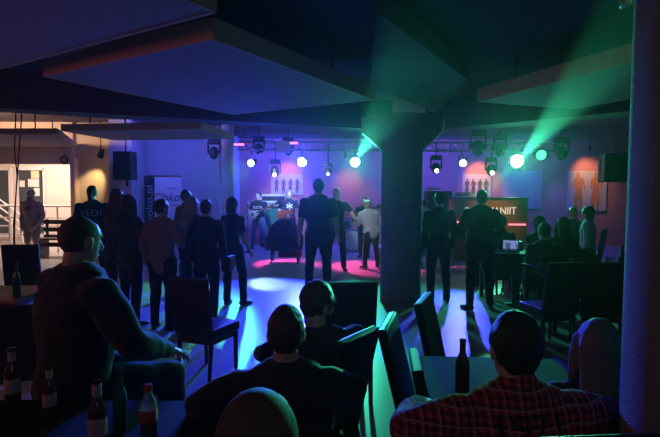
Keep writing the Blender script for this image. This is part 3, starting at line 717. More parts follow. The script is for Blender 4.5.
for (px, py, tx, ty, pw, c) in ((289, 160, 287, 182, 40, (1, .55, .2)), (345, 165, 350, 192, 26, (1, .42, .12)), (478, 162, 480, 182, 70, (1, .45, .12)), (590, 158, 588, 178, 45, (1, .50, .25))):
    t_ = at(tx, ty, YB); p_ = at(px, py - 10, YB - .8)
    s_ = thing('ceiling_spotlight', 'small black spotlight over the %s' % {289: 'four-figure canvas', 345: 'bare wall left of the central pillar', 478: 'small-figure canvas right of the pillar', 590: 'painting of two walking figures'}[px], 'spotlight', p_, 0, 'spotlights grazing the back wall')
    dv = (t_ - p_).normalized()
    MB().cyl(dv * -.08, dv * .06, .04, .055, 14).build('housing', M['black_metal'], s_, True)
    MB().cyl((0, 0, .02), (0, 0, 3.26 - p_.z), .010, n=6).build('stem', M['black_metal'], s_)
    lamp('SPOT', p_ + dv * .08, c, pw * 1.7, t_, 75, 1, .06)
# blue grazing spots down the back wall
for (px, pw) in ((444, 60), (560, 120), (380, 60), (320, 60), (500, 60)):
    p_ = at(px, 148, YB - .6); lamp('SPOT', p_, (.10, .12, 1), pw, at(px, 235, YB), 42, .9, .05)

# ------------------------------------------------------------------ bar / DJ booth
a = at(455, 198, 12.1); b = at(528, 198, 12.1); w = b.x - a.x; h = a.z
bo = thing('wooden_booth', 'brown wooden booth front with pale lettering, behind the tall man in black', 'booth', ((a.x + b.x) / 2, 12.4, 0))
panelw = mat('booth_wood', (.34, .15, .06), .45, nscale=5, namt=.3)
fp = MB().box((0, -.28, h / 2), (w, .04, h - .03), bevel=.006).build('front_panel', panelw, bo)
for s_ in (-1, 1): MB().box((s_ * (w / 2 - .02), .02, h / 2 - .02), (.04, .58, h - .05)).build('side_panel', panelw, bo)
MB().box((0, 0, h), (w + .04, .66, .04), bevel=.008).build('booth_top', M['wood_dark'], bo)
text('lettering', 'IL  RISUANIIT', .24, mat('letter_lit', (.9, .88, .8), .4, emit=(1, .85, .7), es=.6), fp, (-.02, -.305, h - .30), (R(90), 0, 0), sx=.86)
for (px, py, ww) in ((461, 222, .20), (517, 224.5, .40)):
    q = at(px, py, 12.1); MB().box((q.x - (a.x + b.x) / 2, -.315, q.z), (ww, .03, .035)).build('light_strip', mat('strip_red', (.1, .02, .02), .4, emit=(1, .25, .35), es=1.6), fp)
lamp('SPOT', (at(492, 160, 11.0).x, 11.0, 2.7), (1, .62, .25), 90, at(492, 206, 12.1), 42, .9, .05)
p = at(446, 194, 12.3)
mx = thing('mixer', 'small audio mixer on top of the booth, left end', 'mixer', (at(463, 198, 12.4).x, 12.4, h + .02), 0)
MB().box((0, 0, .05), (.42, .34, .08), bevel=.01).build('mixer_body', M['amp_face'], mx)
kn_ = MB()
for i in range(5):
    for j in range(3): kn_.cyl((-.15 + .075 * i, -.1 + .09 * j, .085), (-.15 + .075 * i, -.1 + .09 * j, .11), .012, n=8)
kn_.build('knobs', M['black_plastic'], mx)
# tall dark cabinet between pillar and booth
a = at(427, 190, 12.9); b = at(452, 190, 12.9)
ca = thing('loudspeaker_stack', 'tall dark loudspeaker stack standing between the pillar and the booth', 'speaker', ((a.x + b.x) / 2, 13.1, 0))
MB().box((0, 0, .42), (b.x - a.x, .5, .82), bevel=.015).build('bass_cabinet', M['black_plastic'], ca)
MB().box((0, 0, .84 + (a.z - .86) / 2), (b.x - a.x, .46, a.z - .86), bevel=.015).build('top_cabinet', M['black_plastic'], ca)
MB().box((0, -.255, .42), ((b.x - a.x) * .9, .012, .72)).build('grille', M['grille'], ca)
MB().box((0, -.235, .84 + (a.z - .86) / 2), ((b.x - a.x) * .9, .012, (a.z - .86) * .85)).build('grille', M['grille'], ca)
tag(MB().box((a.x + .18, 13.05, a.z + .035), (.30, .24, .06), bevel=.01).build('wireless_receiver', M['amp_face']), 'small pale receiver box on top of the tall dark stack', 'receiver')

# ------------------------------------------------------------------ band gear
pa = onz(274, 250, 0)
AY = 15.2
xa = at(274, 215, AY).x
am = thing('speaker_cabinet', 'green guitar cabinet between the two guitarists', 'amplifier', (xa, AY, 0))
MB().box((0, 0, .62), (.78, .4, 1.16), bevel=.02).build('cabinet', M['black_plastic'], am)
MB().box((0, -.205, .62), (.68, .02, 1.02)).build('grille_cloth', M['amp_cloth'], am)
for sx in (-1, 1):
    for sy in (-1, 1): MB().cyl((sx * .3, sy * .14, 0), (sx * .3, sy * .14, .05), .03, n=10).build('caster', M['black_plastic'], am)
ah = thing('guitar_amplifier', 'pale amplifier head stacked on the green cabinet', 'amplifier', (xa, AY, 1.205))
MB().box((0, 0, .17), (.76, .34, .34), bevel=.02).build('case', M['amp_face'], ah)
MB().box((0, -.175, .22), (.66, .012, .13)).build('front_panel', M['black_plastic'], ah)
MB().box((0, -.175, .07), (.60, .012, .05)).build('control_panel', M['steel'], ah)
kk = MB()
for i in range(7): kk.cyl((-.24 + .08 * i, -.18, .07), (-.24 + .08 * i, -.205, .07), .016, n=8)
kk.build('knobs', M['black_plastic'], ah)

def cymbal(label, px, py, d, rad, tiltd):
    p = at(px, py, d); r = thing('cymbal_stand', label, 'cymbal', (p.x, p.y, 0), 0, 'cymbals of the drum kit')
    MB().cyl((0, 0, .3), (0, 0, p.z), .013, n=8).build('stand_pole', M['steel'], r, True)
    for i in range(3):
        a_ = i * 2 * PI / 3; MB().cyl((0, 0, .42), (.28 * math.cos(a_), .28 * math.sin(a_), .012), .011, n=8).build('leg', M['steel'], r, True)
    q = Vector((math.sin(R(tiltd)), -.2, math.cos(R(tiltd)))).normalized()
    MB().lathe((0, 0, p.z), [(rad, -.012), (rad, -.008), (rad * .35, .012), (rad * .2, .035), (.01, .042), (.01, .034), (rad * .2, .028), (rad * .34, .006)], 28, axis=q).build('cymbal', M['brass'], r, True)
cymbal('cymbal on a stand left of the drums behind the singer', 343, 213, 14.4, .22, 12)
cymbal('cymbal on a stand next to the central pillar', 379, 206, 14.6, .22, -14)
def drum(mb, c, r, dep, axis):
    mb.lathe(c, [(r, -dep / 2), (r * 1.02, -dep / 2), (r * 1.02, -dep / 2 + .03), (r, -dep / 2 + .03), (r, dep / 2 - .03), (r * 1.02, dep / 2 - .03), (r * 1.02, dep / 2), (r, dep / 2)], 26, axis=axis)
pd = onz(352, 258, 0)
DX, DY = at(352, 240, 14.3).x, 14.3
dk = thing('bass_drum', 'blue bass drum with tom on the stage floor behind the white-shirted musician', 'drum', (DX, DY, 0))
m_ = MB(); drum(m_, (0, 0, .30), .29, .40, (0, 1, 0)); m_.build('shell', M['drum'], dk, True)
MB().cyl((0, -.205, .30), (0, -.212, .30), .275, n=26).build('drum_head', M['drum_head'], dk)
for s_ in (-1, 1): MB().cyl((s_ * .22, -.1, .2), (s_ * .36, -.16, .012), .012, n=8).build('spur', M['steel'], dk)
t_ = MB(); drum(t_, (-.16, -.02, .78), .15, .22, (.1, -.35, 1)); t_ = t_.build('tom', M['drum'], dk, True)
MB().cyl((-.05, 0, .55), (-.14, 0, .74), .014, n=8).build('tom_arm', M['steel'], t_)
sn = thing('snare_drum', 'snare drum on a low stand beside the bass drum', 'drum', (DX + .52, DY - .05, 0))
m_ = MB(); drum(m_, (0, 0, .62), .17, .15, (0, -.1, 1)); m_.build('shell', M['steel'], sn, True)
MB().cyl((0, -.01, .697), (0, -.01, .702), .16, n=24).build('drum_head', M['drum_head'], sn)
MB().cyl((0, 0, .2), (0, 0, .55), .014, n=8).build('stand_pole', M['steel'], sn)
for i in range(3):
    a_ = i * 2 * PI / 3 + .4; MB().cyl((0, 0, .30), (.22 * math.cos(a_), .22 * math.sin(a_), .012), .010, n=8).build('leg', M['steel'], sn)
def monitor(label, px, py, d, rz=0):
    p = onz(px, py, 0); r = thing('stage_monitor', label, 'speaker', (p.x, p.y, 0), R(rz), 'wedge monitors on the stage floor')
    MB().prism([(-.22, 0), (.20, 0), (.22, .10), (.0, .34), (-.22, .30)], Matrix.Translation((-.28, 0, 0)) @ Matrix.Rotation(R(90), 4, 'Z') @ Matrix.Rotation(R(90), 4, 'X'), .56).build('cabinet', M['black_plastic'], r)
    n_ = Vector((0, .24, .22)).normalized()
    MB().box((0, .115, .225), (.50, .30, .012), rot=rot_to((0, .24, .22))).build('grille', M['grille'], r)
monitor('black wedge monitor on the stage floor below the pink light', 290, 256, 14)
monitor('black wedge monitor at the feet of the white-shirted musician', 391, 262, 14)
def mic(label, px, py, d):
    p = at(px, py, d); r = thing('microphone_stand', label, 'microphone', (p.x, p.y, 0))
    MB().cyl((0, 0, .03), (0, 0, p.z - .1), .011, n=8).build('pole', M['black_metal'], r)
    MB().lathe((0, 0, 0), [(.13, 0), (.13, .02), (.03, .035)], 20).build('base', M['black_metal'], r, True)
    MB().cyl((0, 0, p.z - .12), (0, .12, p.z - .02), .016, .02, 10).build('microphone', M['black_metal'], r)
    MB().ball((0, .14, p.z), .03, n=10).build('grille_ball', M['steel'], r, True)
mic('thin microphone stand beside the guitarist with the white guitar', 247, 203, 13.9)

def guitar_v(inf, label, c, rollv, loc, rz):
    pass
def guitar(name, label, root_loc, rz, body_c, neck_dir, face_dir, body_m, style='v'):
    r = thing(name, label, 'guitar', root_loc, R(rz))
    nd = Vector(neck_dir).normalized(); fd = Vector(face_dir); fd = (fd - nd * fd.dot(nd)).normalized(); sd = fd.cross(nd)
    Mx = Matrix((nd, sd, fd)).transposed().to_4x4(); Mx.translation = Vector(body_c)
    if style == 'v': poly = [(.12, .05), (-.14, .13), (-.42, .27), (-.46, .19), (-.20, .0), (-.46, -.19), (-.42, -.27), (-.14, -.13), (.12, -.05)]
    else: poly = [(.20, .16), (.10, .10), (.0, .13), (-.12, .19), (-.24, .15), (-.28, 0), (-.24, -.15), (-.12, -.19), (.0, -.13), (.08, -.10), (.16, -.15), (.12, -.05), (.12, .05)]
    MB().prism(poly, Mx, .045).build('guitar_body', body_m, r)
    MB().box(Mx @ Vector((.38, 0, .035)), (.62, .055, .025), rot=Mx.to_3x3().to_4x4()).build('neck', M['maple'], r)
    MB().prism([(.68, .03), (.78, .05), (.90, .03), (.90, -.02), (.72, -.045), (.68, -.03)], Mx, .022).build('headstock', M['black_plastic'], r)
    st = MB()
    for i in range(4): st.cyl(Mx @ Vector((-.12, -.018 + .012 * i, .055)), Mx @ Vector((.80, -.018 + .012 * i, .052)), .002, n=4)
    st.build('strings', M['steel'], r)
    MB().box(Mx @ Vector((-.06, 0, .05)), (.04, .08, .012), rot=Mx.to_3x3().to_4x4()).build('pickup', M['black_plastic'], r)
    return r

# ------------------------------------------------------------------ furniture
def chair(label, loc, rz, seat_h=.46, back=.98, m='leather', group='high backed dining chairs', w=.43, recline=8):
    r = thing('dining_chair', label, 'chair', loc, R(rz), group)
    MB().box((0, 0, seat_h - .045), (w, .44, .09), bevel=.02).build('seat', M[m], r)
    bk = MB(); th = R(recline); hgt = back - seat_h + .05
    bk.box((0, -.205 - math.sin(th) * hgt / 2, seat_h - .05 + hgt / 2 * math.cos(th)), (w, .05, hgt), rot=Matrix.Rotation(th, 4, 'X'), bevel=.012).build('backrest', M[m], r)
    MB().box((0, 0, seat_h - .115), (w - .04, .40, .05)).build('seat_frame', M['wood_dark'], r)
    for sx in (-1, 1):
        for sy in (-1, 1):
            MB().cyl((sx * (w / 2 - .03), sy * .185, seat_h - .1), (sx * (w / 2 - .03), sy * (.19 if sy > 0 else .215), 0), .022, .017, 8).build('leg', M['wood_dark'], r)
    return r
def chair_px(label, px, py, d, rz, **kw):       # px,py: middle of the backrest's top edge
    p = at(px, py, d); back = kw.pop('back', p.z)
    off = Matrix.Rotation(R(rz), 3, 'Z') @ Vector((0, .205 + math.sin(R(kw.get('recline', 8))) * (back - kw.get('seat_h', .46) + .05), 0))
    return chair(label, (p.x + off.x, p.y + off.y, 0), rz, back=back, **kw)
chair_px('empty dark high-backed chair on the dance floor at the left, lit blue', 188, 277, 4.45, -24, w=.40)
chair_px('dark chair with a lit top edge behind the man turned sideways', 350, 281, 3.9, 8)
chair_px('dark chair with a bright top corner right of the floor gap', 387, 317, 2.78, -104, recline=14)
chair_px('dark chair standing near the foot of the central pillar', 423, 295, 3.35, -110, recline=13)
chair_px('dark chair pushed up to the left side of the table with one bottle', 415, 356, 2.33, -96, w=.34, recline=12)
chair_px('dark chair behind the seated man in black at the left', 20, 244, 6.4, 10)
chair_px('empty dark chair between the head of the plaid-shirted man and the far right table', 566, 262, 5.3, 14)
chair_px('dark chair at the near side of the far right table, by the rough pillar', 607, 262, 5.25, -8)
chair_px('dark chair at the left edge of the photo, behind the leftmost beer bottle', 6, 306, 3.5, 24)
def table(label, loc, rz, w, d, h=.75, m='table', style='four'):
    r = thing('table', label, 'table', loc, R(rz), 'dark club tables')
    MB().box((0, 0, h - .02), (w, d, .04), bevel=.008).build('tabletop', M[m], r)
    if style == 'four':
        for sx in (-1, 1):
            for sy in (-1, 1): MB().box((sx * (w / 2 - .06), sy * (d / 2 - .06), (h - .04) / 2), (.05, .05, h - .04)).build('leg', M['wood_dark'], r)
        MB().box((0, 0, h - .075), (w - .14, d - .14, .07)).build('apron', M['wood_dark'], r)
    else:
        MB().cyl((0, 0, .02), (0, 0, h - .04), .04, n=12).build('pedestal', M['black_metal'], r)
        MB().lathe((0, 0, 0), [(.24, 0), (.24, .015), (.05, .04)], 24).build('base', M['black_metal'], r, True)
    return r
T1 = Vector((-1.08, 1.80, 0)); table('near dark table at the bottom left with beer bottles on it', T1, 0, 1.26, .90)
T2 = Vector((.84, 2.56, 0)); table('dark table with one brown bottle left of the plaid-shirted man', T2, -3, .78, .62)
p = onz(8, 294, .75); table('brown topped table behind the seated man at the left edge', (p.x - .35, p.y + .05, 0), 5, 1.1, .7, m='table_tan')
p = onz(514, 254, .75); T4 = Vector((p.x + .05, p.y + .3, 0)); table('dark table with a laptop and glasses in front of the booth', T4, 0, .85, .6)
p = onz(588, 270, .75); T5 = Vector((p.x + .1, p.y + .25, 0)); table('dark table with bottles and glasses beside the rough pillar', T5, 6, 1.3, .8)

def bottle(name, label, loc, h=.235, m='brown_glass', lab='label', neck_foil=True, group='beer bottles on the near table', slim=1.0):
    k = h / .235; r = thing(name, label, 'bottle', loc, 0, group)
    q = .031 * k * slim
    MB().lathe((0, 0, 0), [(q * .9, 0), (q, .006), (q, .125 * k), (q * .92, .14 * k), (q * .62, .160 * k), (q * .45, .175 * k), (q * .42, .222 * k), (q * .48, .224 * k), (q * .48, .234 * k), (q * .3, .235 * k)], 20).build('glass_body', M[m], r, True)
    if lab: MB().lathe((0, 0, .045 * k), [(q * 1.012, 0), (q * 1.02, .001), (q * 1.02, .06 * k), (q * 1.012, .061 * k)], 20).build('label', M[lab], r, True)
    if neck_foil: MB().lathe((0, 0, .178 * k), [(q * .50, 0), (q * .50, .036 * k), (q * .47, .04 * k)], 16).build('neck_label', M['label'], r, True)
    return r
def tb(px, py, z=.75): p = onz(px, py, z); return (p.x, p.y, z)
bottle('beer_bottle', 'brown beer bottle with pale label at the far left of the near table', tb(13, 402), .24)
bottle('beer_bottle', 'dark beer bottle with a side label, second from the left on the near table', tb(50, 414), .20, lab='label')
p = onz(98, 447, .75); bottle('beer_bottle', 'brown beer bottle with pale neck label beside the soda bottle', (p.x, p.y, .75), .25)
p = onz(105, 443, .75); bottle('beer_bottle', 'slim green bottle just behind the brown one beside the soda', (p.x + .02, p.y + .09, .75), .25, m='green_glass', lab=None, neck_foil=False, slim=.8)
p = onz(149, 446, .75)
sb = thing('soda_bottle', 'clear plastic soda bottle with red cap and label on the near table', 'bottle', (p.x, p.y, .75))
MB().lathe((0, 0, 0), [(.026, 0), (.031, .008), (.030, .05), (.028, .07), (.031, .09), (.031, .14), (.027, .165), (.013, .195), (.012, .212), (.008, .212)], 20).build('bottle_shell', M['clear'], sb, True)
MB().lathe((0, 0, .004), [(.024, 0), (.028, .006), (.027, .05), (.026, .07), (.0285, .09), (.0285, .12)], 18).build('soda', M['cola'], sb, True)
MB().lathe((0, 0, .095), [(.0315, 0), (.032, .001), (.032, .045), (.0315, .046)], 20).build('label', M['label_red'], sb, True)
MB().cyl((0, 0, .205), (0, 0, .228), .0145, n=16).build('cap', M['cap_red'], sb)
bottle('beer_bottle', 'dark brown bottle standing alone on the table left of the plaid shirt', tb(462, 391), .245, lab=None, neck_foil=False, group=None)
bottle('beer_bottle', 'bottle on the brown topped table at the left edge', tb(17, 297), .30, m='green_glass', lab=None, neck_foil=False, group=None, slim=.8)
def glass(label, loc, h=.13, m=None):
    r = thing('drinking_glass', label, 'glass', loc, 0, 'glasses on the far tables')
    MB().lathe((0, 0, 0), [(.026, 0), (.036, h), (.033, h), (.024, .008)], 18).build('tumbler', mat('glass_tumbler', (.8, .85, .9), .05, trans=.85), r, True)
    if m: MB().lathe((0, 0, .009), [(.0225, 0), (.030, h * .7)], 16).build('drink', M[m], r, True)
glass('glass at the near end of the table with the laptop', (T4.x + .05, T4.y - .18, .75))
glass('glass beside the laptop on the table before the booth', (T4.x - .08, T4.y - .12, .75), .15)
glass('glass of pink drink on the table with the laptop, at its right', (T4.x + .22, T4.y - .16, .75), .14, 'pink_drink')
lt = thing('laptop', 'small open laptop with a glowing bluish screen in front of the booth', 'laptop', (T4.x + .02, T4.y + .06, .75), R(160))
MB().box((0, 0, .01), (.24, .17, .018), bevel=.004).build('keyboard_base', M['black_plastic'], lt)
lid = MB().box((0, -.10, .09), (.24, .012, .15), rot=Matrix.Rotation(R(12), 4, 'X'), bevel=.003).build('lid', M['black_plastic'], lt)
MB().box((0, -.092, .092), (.22, .004, .13), rot=Matrix.Rotation(R(12), 4, 'X')).build('screen', M['screen'], lid)
for i, (dx, dy, hh, mm, lb) in enumerate(((.35, -.15, .26, 'green_glass', 'green bottle at the right of the table beside the rough pillar'), (.47, .05, .27, 'brown_glass', 'tall bottle at the far right of the table beside the rough pillar'), (.20, .10, .24, 'brown_glass', 'bottle in the middle of the table beside the rough pillar'))):
    bottle('beer_bottle', lb, (T5.x + dx, T5.y + dy, .75), hh, m=mm, lab=None, neck_foil=False, group='bottles on the far right table')
glass('glass on the left part of the table beside the rough pillar', (T5.x - .25, T5.y - .15, .75))
glass('glass among the bottles on the table beside the rough pillar', (T5.x + .27, T5.y - .02, .75))
p = onz(507, 292, 0)
bottle('pink_bottle', 'tall bottle with a pink top on the floor under the booth table', (p.x, p.y, 0), .42, m='pink_drink', lab=None, neck_foil=False, group=None, slim=.9)
# padded round tub chair seen from behind before the band
p = onz(285, 263, 0)
tc = thing('tub_chair', 'dark rounded tub chair with its back to the audience, in front of the band', 'chair', (p.x, p.y, 0), 0)
bk = MB(); n = 15; pts = []; 
for i in range(n):
    a_ = R(200 + 140 * i / (n - 1)); pts.append(Vector((.42 * math.cos(a_), .36 * math.sin(a_) + .1, 0)))
for i in range(n - 1):
    h0 = .62 + .42 * math.sin(PI * (i + .5) / (n - 1)); c = (pts[i] + pts[i + 1]) / 2; d = pts[i + 1] - pts[i]
    bk.box((c.x, c.y, .30 + (h0 - .30) / 2), (d.length * 1.12, .10, h0 - .30), rot=math.atan2(d.y, d.x), bevel=.03)
put(remeshed(bk, 'backrest', .018, 6), 'backrest', M['leather'], tc)
MB().box((0, .06, .38), (.66, .56, .16), bevel=.05).build('seat', M['leather'], tc)
for sx in (-1, 1):
    for sy in (-1, 1): MB().cyl((sx * .28, .06 + sy * .22, .31), (sx * .31, .06 + sy * .25, 0), .025, .016, 8).build('leg', M['wood_dark'], tc)

# ------------------------------------------------------------------ people: performers and far side
q = stand('man in a beige sweatshirt and shorts standing in the lit lobby', 33, 188, 263, 172, build=1.15, top='beige', bottom='khaki', legs='short', hair='buzz', hairm='stubble', skin='skin', shoes='shoe_brown', face=True, beard=True, hood=False,
      J=dict(lw=(-.17, .12, .86), rw=(.17, .12, .86)))
shirt_text(q, 'DBJ', .085, M['print_dark'], .36, True)
q = stand('guitarist in a black shirt with white lettering playing a white v-shaped guitar', 259, 191, 250, 168, top='black', sleeves='short', bottom='jean', hair='short', hairm='hair_brown', skin='skin_pale', face=True, stance=2.1, pitch=15, yaw=-12,
      J=dict(re=(.30, .0, 1.16), rw=(.10, .22, 1.02), le=(-.30, .06, 1.18), lw=(-.42, .30, 1.22), rp=(0, -1, .2), lp=(0, .3, 1)))
shirt_text(q, 'MUZYK', .10, M['print'], .34, True, sx=.85)
g_ = q['root']
guitar('electric_guitar', 'white v-shaped electric guitar held by the guitarist at the left', g_.location, 168, (.04, .19, 1.02), (-.75, .12, .34), (0, 1, .1), M['guitar_white'], 'v')
q = stand('long haired guitarist in a dark shirt with a white print, beside the amplifier', 289, 189, 251, 190, top='navy', sleeves='short', bottom='dark_jean', hair='long', hairm='hair_blond', skin='skin_pale', face=True, pitch=25, stance=1.8,
      J=dict(re=(.28, .0, 1.16), rw=(.10, .22, 1.02), le=(-.28, .06, 1.18), lw=(-.40, .28, 1.16), rp=(0, -1, .2), lp=(0, .3, 1)))
shirt_text(q, '*', .42, M['print'], .26, True); shirt_text(q, 'W', .16, M['print'], .34, True)
g_ = q['root']
guitar('bass_guitar', 'dark red bass guitar held by the long haired guitarist', g_.location, 190, (.05, .19, 1.0), (-.75, .1, .22), (0, 1, .1), M['guitar_red'], 'b')
q = stand('singer half hidden behind the big man in the centre, holding a microphone', 337, 186, 271, 176, H=None) if False else stand('singer half hidden behind the big man in the centre, arm raised to the mouth', 336, 187, 270, 176, top='black', sleeves='short', bottom='dark_jean', hair='short', hairm='hair_blond', skin='skin_pale', face=True, yaw=15, stance=1.6,
      J=dict(re=(.30, .10, 1.22), rw=(.10, .30, 1.44), le=(-.32, .05, 1.2), lw=(-.42, .28, 1.08), rp=(-1, 0, 0)))
q = stand('blond musician in a white shirt seen from behind, right of the drums', 371, 199, 268, 22, build=1.25, top='white', bottom='black', hair='bushy', hairm='hair_blond', skin='skin_pale', stance=1.7, lean=14, tilt=-4,
      J=dict(le=(-.30, .18, 1.12), lw=(-.34, .42, 1.10), re=(.30, .10, 1.08), rw=(.20, .34, 1.02)))
q = stand('dark haired bassist in a black shirt behind the white-shirted musician', 364, 196, 257, 172, top='black', sleeves='short', bottom='dark_jean', hair='short', face=True, skin='skin', pitch=12,
      J=dict(re=(.28, .02, 1.16), rw=(.12, .24, 1.04), le=(-.28, .06, 1.16), lw=(-.40, .28, 1.16), rp=(0, -1, .2), lp=(0, .3, 1)))
g_ = q['root']
guitar('electric_guitar', 'orange brown guitar held by the dark haired bassist near the pillar', g_.location, 172, (.05, .19, 1.02), (-.75, .1, .30), (0, 1, .1), M['guitar_red'], 'b')
q = stand('person in a pale top partly hidden by the central pillar', 424, 198, 268, 10, top='white', bottom='jean', hair='short', hairm='hair_brown', skin='skin_pale')
# ------------------------------------------------------------------ people: the standing audience
q = stand('person in a black hooded top with pale lettering on the back', 94, 184, 292, 12, build=1.05, top='black', bottom='dark_jean', hair='pony', stance=1.9, hood=True)
shirt_text(q, 'VEDI', .14, M['print_grey'], .36, sx=1.1)
stand('tall woman in dark clothes with brown hair, left in the pair under the speaker', 119, 187, 319, -15, fem=True, top='black', bottom='black', hair='long', hairm='hair_brown', shoes='shoe', J=dict(rw=(.12, .30, 1.05), re=(.25, .02, 1.12)))
stand('woman with long blue-rimmed hair, right in the pair under the speaker', 131, 193, 325, -28, fem=True, top='charcoal', bottom='black', hair='long', hairm='hair_dark', shoes='shoe', J=dict(rw=(.12, .30, 1.05), re=(.25, .02, 1.12)))
stand('man in a grey brown sweater standing in front of the banner', 163, 197, 329, -12, build=1.05, top='grey', bottom='dark_jean', hair='short', hairm='hair_dark', yaw=-25, J=dict(rw=(.14, .30, 1.12), re=(.28, .0, 1.14)))
stand('dark figure just right of the banner, facing the stage', 187, 188, 290, -40, top='black', bottom='dark_jean', hair='short', hairm='hair_dark')
stand('woman with loose light brown hair between two darker people', 193, 195, 312, -20, fem=True, top='maroon', bottom='dark_jean', hair='long', hairm='hair_ash', skin='skin_pale', yaw=-30)
q = stand('man in black with a small bag at his hip, behind the empty chair', 207, 198, 321, -8, build=.98, top='black', bottom='dark_jean', hair='crop', hairm='hair_dark')
bg_ = thing('shoulder_bag', 'small dark shoulder bag at the hip of the man in black', 'bag', q['root'].location, R(-8), None)
hb = .83 * q['s']
put(remeshed(MB().box((.27, .02, hb), (.12, .22, .20), bevel=.03), 'bag_body', .012, 3), 'bag_body', M['leather'], bg_)
MB().box((.335, .02, hb + .03), (.012, .21, .15), bevel=.004).build('flap', M['leather'], bg_)
MB().loft([Vector((.27, .10, hb + .08)), q['T'](.30, .19, .12), q['T'](.50, .02, .15), q['T'](.535, -.085, .02), q['T'](.45, -.03, -.16), q['T'](.2, .15, -.15), Vector((.27, -.06, hb + .08))], [(.016, .005)] * 7, n=8).build('strap', M['leather'], bg_, True)
stand('slim woman in black with one leg stepped out on the blue lit floor', 233, 196, 304, -22, fem=True, build=.88, top='black', sleeves='short', bottom='black', hair='bob', hairm='hair_dark', stance=1.0, yaw=-15,
      J=dict(ra=(.20, .0, .085), rk=(.15, .06, .50), la=(-.06, -.08, .085), le=(-.26, .0, 1.14), lw=(-.12, .22, 1.10), rw=(.27, .08, .88)))
q = stand('big man in a dark t-shirt standing in the centre with his back turned', 318, 177, 296, -3, build=1.12, top='navy', sleeves='short', bottom='dark_jean', hair='crop', hairm='hair_dark', skin='skin', stance=1.35, J=dict(lw=(-.29, .05, .88), rw=(.29, .05, .88)))
shirt_text(q, 'TOUR\n1 2 3\n4 5 6', .09, M['navy'], .28)
stand('man in dark clothes standing close behind the central pillar, on its right', 438, 190, 303, 12, build=1.0, top='black', bottom='dark_jean', hair='short', hairm='hair_dark', stance=1.3)
stand('broad man in black standing before the booth, crossed by a green beam', 479, 188, 309, 10, build=1.22, top='black', bottom='black', hair='short', hairm='hair_dark', stance=1.5, J=dict(lw=(-.16, .22, 1.02), rw=(.16, .22, 1.02), le=(-.32, -.02, 1.12), re=(.32, -.02, 1.12)))
# ------------------------------------------------------------------ people: seated on the right
def seated(label, px, yh, d, rz, ch=None, **kw):
    q, st = sit(label, px, yh, d, rz, **kw)
    l = q['root'].location; off = Matrix.Rotation(R(rz), 3, 'Z') @ Vector((0, 0, 0))
    if ch: chair(ch, (l.x + off.x, l.y + off.y, 0), rz, seat_h=st, back=st + .5, w=.44)
    return q
seated('person seated at the laptop table beside the broad man in black', 501, 215, 8.6, 15, 'dark chair of the person at the laptop table', top='navy', hair='short', bottom='dark_jean')
seated('person with blue-lit hair seated in front of the booth', 539, 216, 8.2, 20, 'dark chair under the person with blue-lit hair', fem=True, top='navy', hair='bob', bottom='dark_jean', face=False)
seated('dark haired person seated right in front of the blue-lit one', 544, 222, 7.0, 10, 'dark chair under the nearer seated person', top='black', hair='short', bottom='dark_jean')
seated('woman with long dark hair seated beside the far right table', 563, 217, 7.3, 5, 'dark chair under the long haired woman', fem=True, top='black', hair='long', bottom='dark_jean')
seated('pale faced person seated below the painting of two figures', 574, 207, 10.4, -60, 'dark chair under the pale faced person', top='charcoal', hair='short', hairm='hair_blond', skin='skin_pale', bottom='dark_jean', face=True)
seated('dark haired woman in a pale blue top below the painting of two figures', 588, 206, 9.6, 55, 'dark chair under the woman in pale blue', fem=True, top='pale_blue', hair='bob', bottom='jean', face=True)

# ------------------------------------------------------------------ people: seated in the foreground
def stool(label, loc, rz, h):
    r = thing('bar_stool', label, 'stool', loc, R(rz))
    MB().lathe((0, 0, h - .07), [(.17, 0), (.19, .02), (.19, .05), (.16, .07)], 24).build('seat', M['leather'], r, True)
    for i in range(4):
        a_ = PI / 4 + i * PI / 2; MB().cyl((.12 * math.cos(a_), .12 * math.sin(a_), h - .07), (.19 * math.cos(a_), .19 * math.sin(a_), 0), .018, n=8).build('leg', M['wood_dark'], r)
    MB().lathe((0, 0, .25), [(.165, 0), (.18, 0), (.18, .02), (.165, .02)], 24).build('foot_ring', M['steel'], r, True)
# big man at the left, turned to the stage at the right
q, st = sit('large man with shaved head in dark jacket seated at left, turned right', 80, 214, 2.52, -38, seat=None, H=1.84, build=1.28, top='black', bottom='dark_jean', hair='buzz', hairm='stubble', skin='skin', lean=3, yaw=8, pitch=8, voxel=.007,
       J=dict(re=(.36, .08, .93), rw=(.24, .34, .82), le=(-.33, .05, .96), lw=(-.12, .36, .84), rp=(0, 0, -1), lp=(0, 0, -1)))
stool('bar stool under the large man at the left', (q['root'].location.x, q['root'].location.y, 0), 0, st)
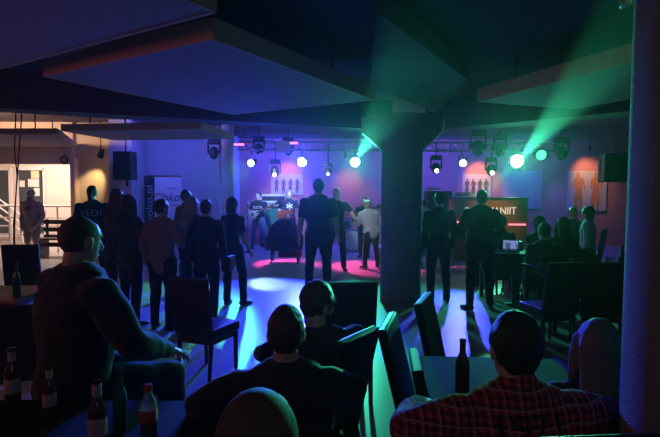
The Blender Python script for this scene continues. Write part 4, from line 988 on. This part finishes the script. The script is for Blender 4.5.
# man in the middle with the black jacket
q, st = sit('seated man with short hair in a black jacket, left arm stretched out', 286, 304, 2.2, 4, H=1.76, build=1.15, top='black', bottom='dark_jean', hair='short', hairm='hair_brown', skin='skin', lean=6, voxel=.007,
       J=dict(lk=(-.26, .36, .50), rk=(-.0, .40, .50), la=(-.28, .30, .085), ra=(.0, .36, .085), le=(-.35, .0, .79), lw=(-.30, .25, .64), re=(.29, .12, .80), rw=(.12, .34, .74), lp=(0, 0, -1), rp=(0, 0, -1)))
l = q['root'].location; chair('chair of the seated man in the black jacket', (l.x, l.y, 0), 4, seat_h=st, back=st + .52)
q, st = sit('seated man with a beard looking to the right, behind the black jacket', 318, 281, 2.78, 32, H=1.76, build=1.1, top='maroon', sleeves='short', bottom='dark_jean', hair='crop', hairm='hair_brown', skin='skin', beard=True, lean=6, yaw=-82, pitch=12, voxel=.007,
       J=dict(re=(.32, .12, .84), rw=(.14, .38, .76), le=(-.30, .14, .82), lw=(-.10, .38, .76)))
chair_px('chair of the bearded man, its bright top edge slanting beside the floor gap', 360, 330, 2.61, 56, w=.37, seat_h=st, recline=13)
# bald man at the very bottom
q, st = sit('bald man seen from behind at the bottom edge of the photo', 258, 383, .90, 0, H=1.76, build=1.1, top='charcoal', bottom='dark_jean', hair='buzz', hairm='stubble', skin='skin', voxel=.007)
l = q['root'].location; chair('chair under the bald man at the bottom edge', (l.x, l.y, 0), 0, seat_h=st, back=st + .40)
# plaid shirt
q, st = sit('dark haired man in a red plaid shirt seated with his back turned, bottom right', 515, 311, 1.76, 5, H=1.80, build=1.18, top='plaid', bottom='dark_jean', hair='crop', hairm='hair_dark', skin='skin', voxel=.007, lean=4, collar=True,
       J=dict(lk=(-.12, .36, .52), rk=(.16, .38, .52), la=(-.12, .34, .085), ra=(.18, .36, .085), le=(-.36, .06, .84), lw=(-.24, .34, .80), re=(.36, .06, .86), rw=(.26, .34, .80), lp=(0, 0, -1), rp=(0, 0, -1)))
shirt_text(q, '1971', .105, M['print_dark'], .455, sx=1.25)
l = q['root'].location; chair('chair behind the man in the plaid shirt with a lit top corner', (l.x, l.y - .05, 0), 5, seat_h=st, back=at(450, 424, 1.42).z, w=.50)
q, st = sit('blond long haired woman seated next to the rough pillar', 598, 319, 2.12, -6, H=1.66, fem=True, top='black', bottom='dark_jean', hair='long', hairm='hair_ash', skin='skin_pale', voxel=.007)
l = q['root'].location; chair('chair under the blond woman beside the rough pillar', (l.x, l.y, 0), -6, seat_h=st, back=st + .36)
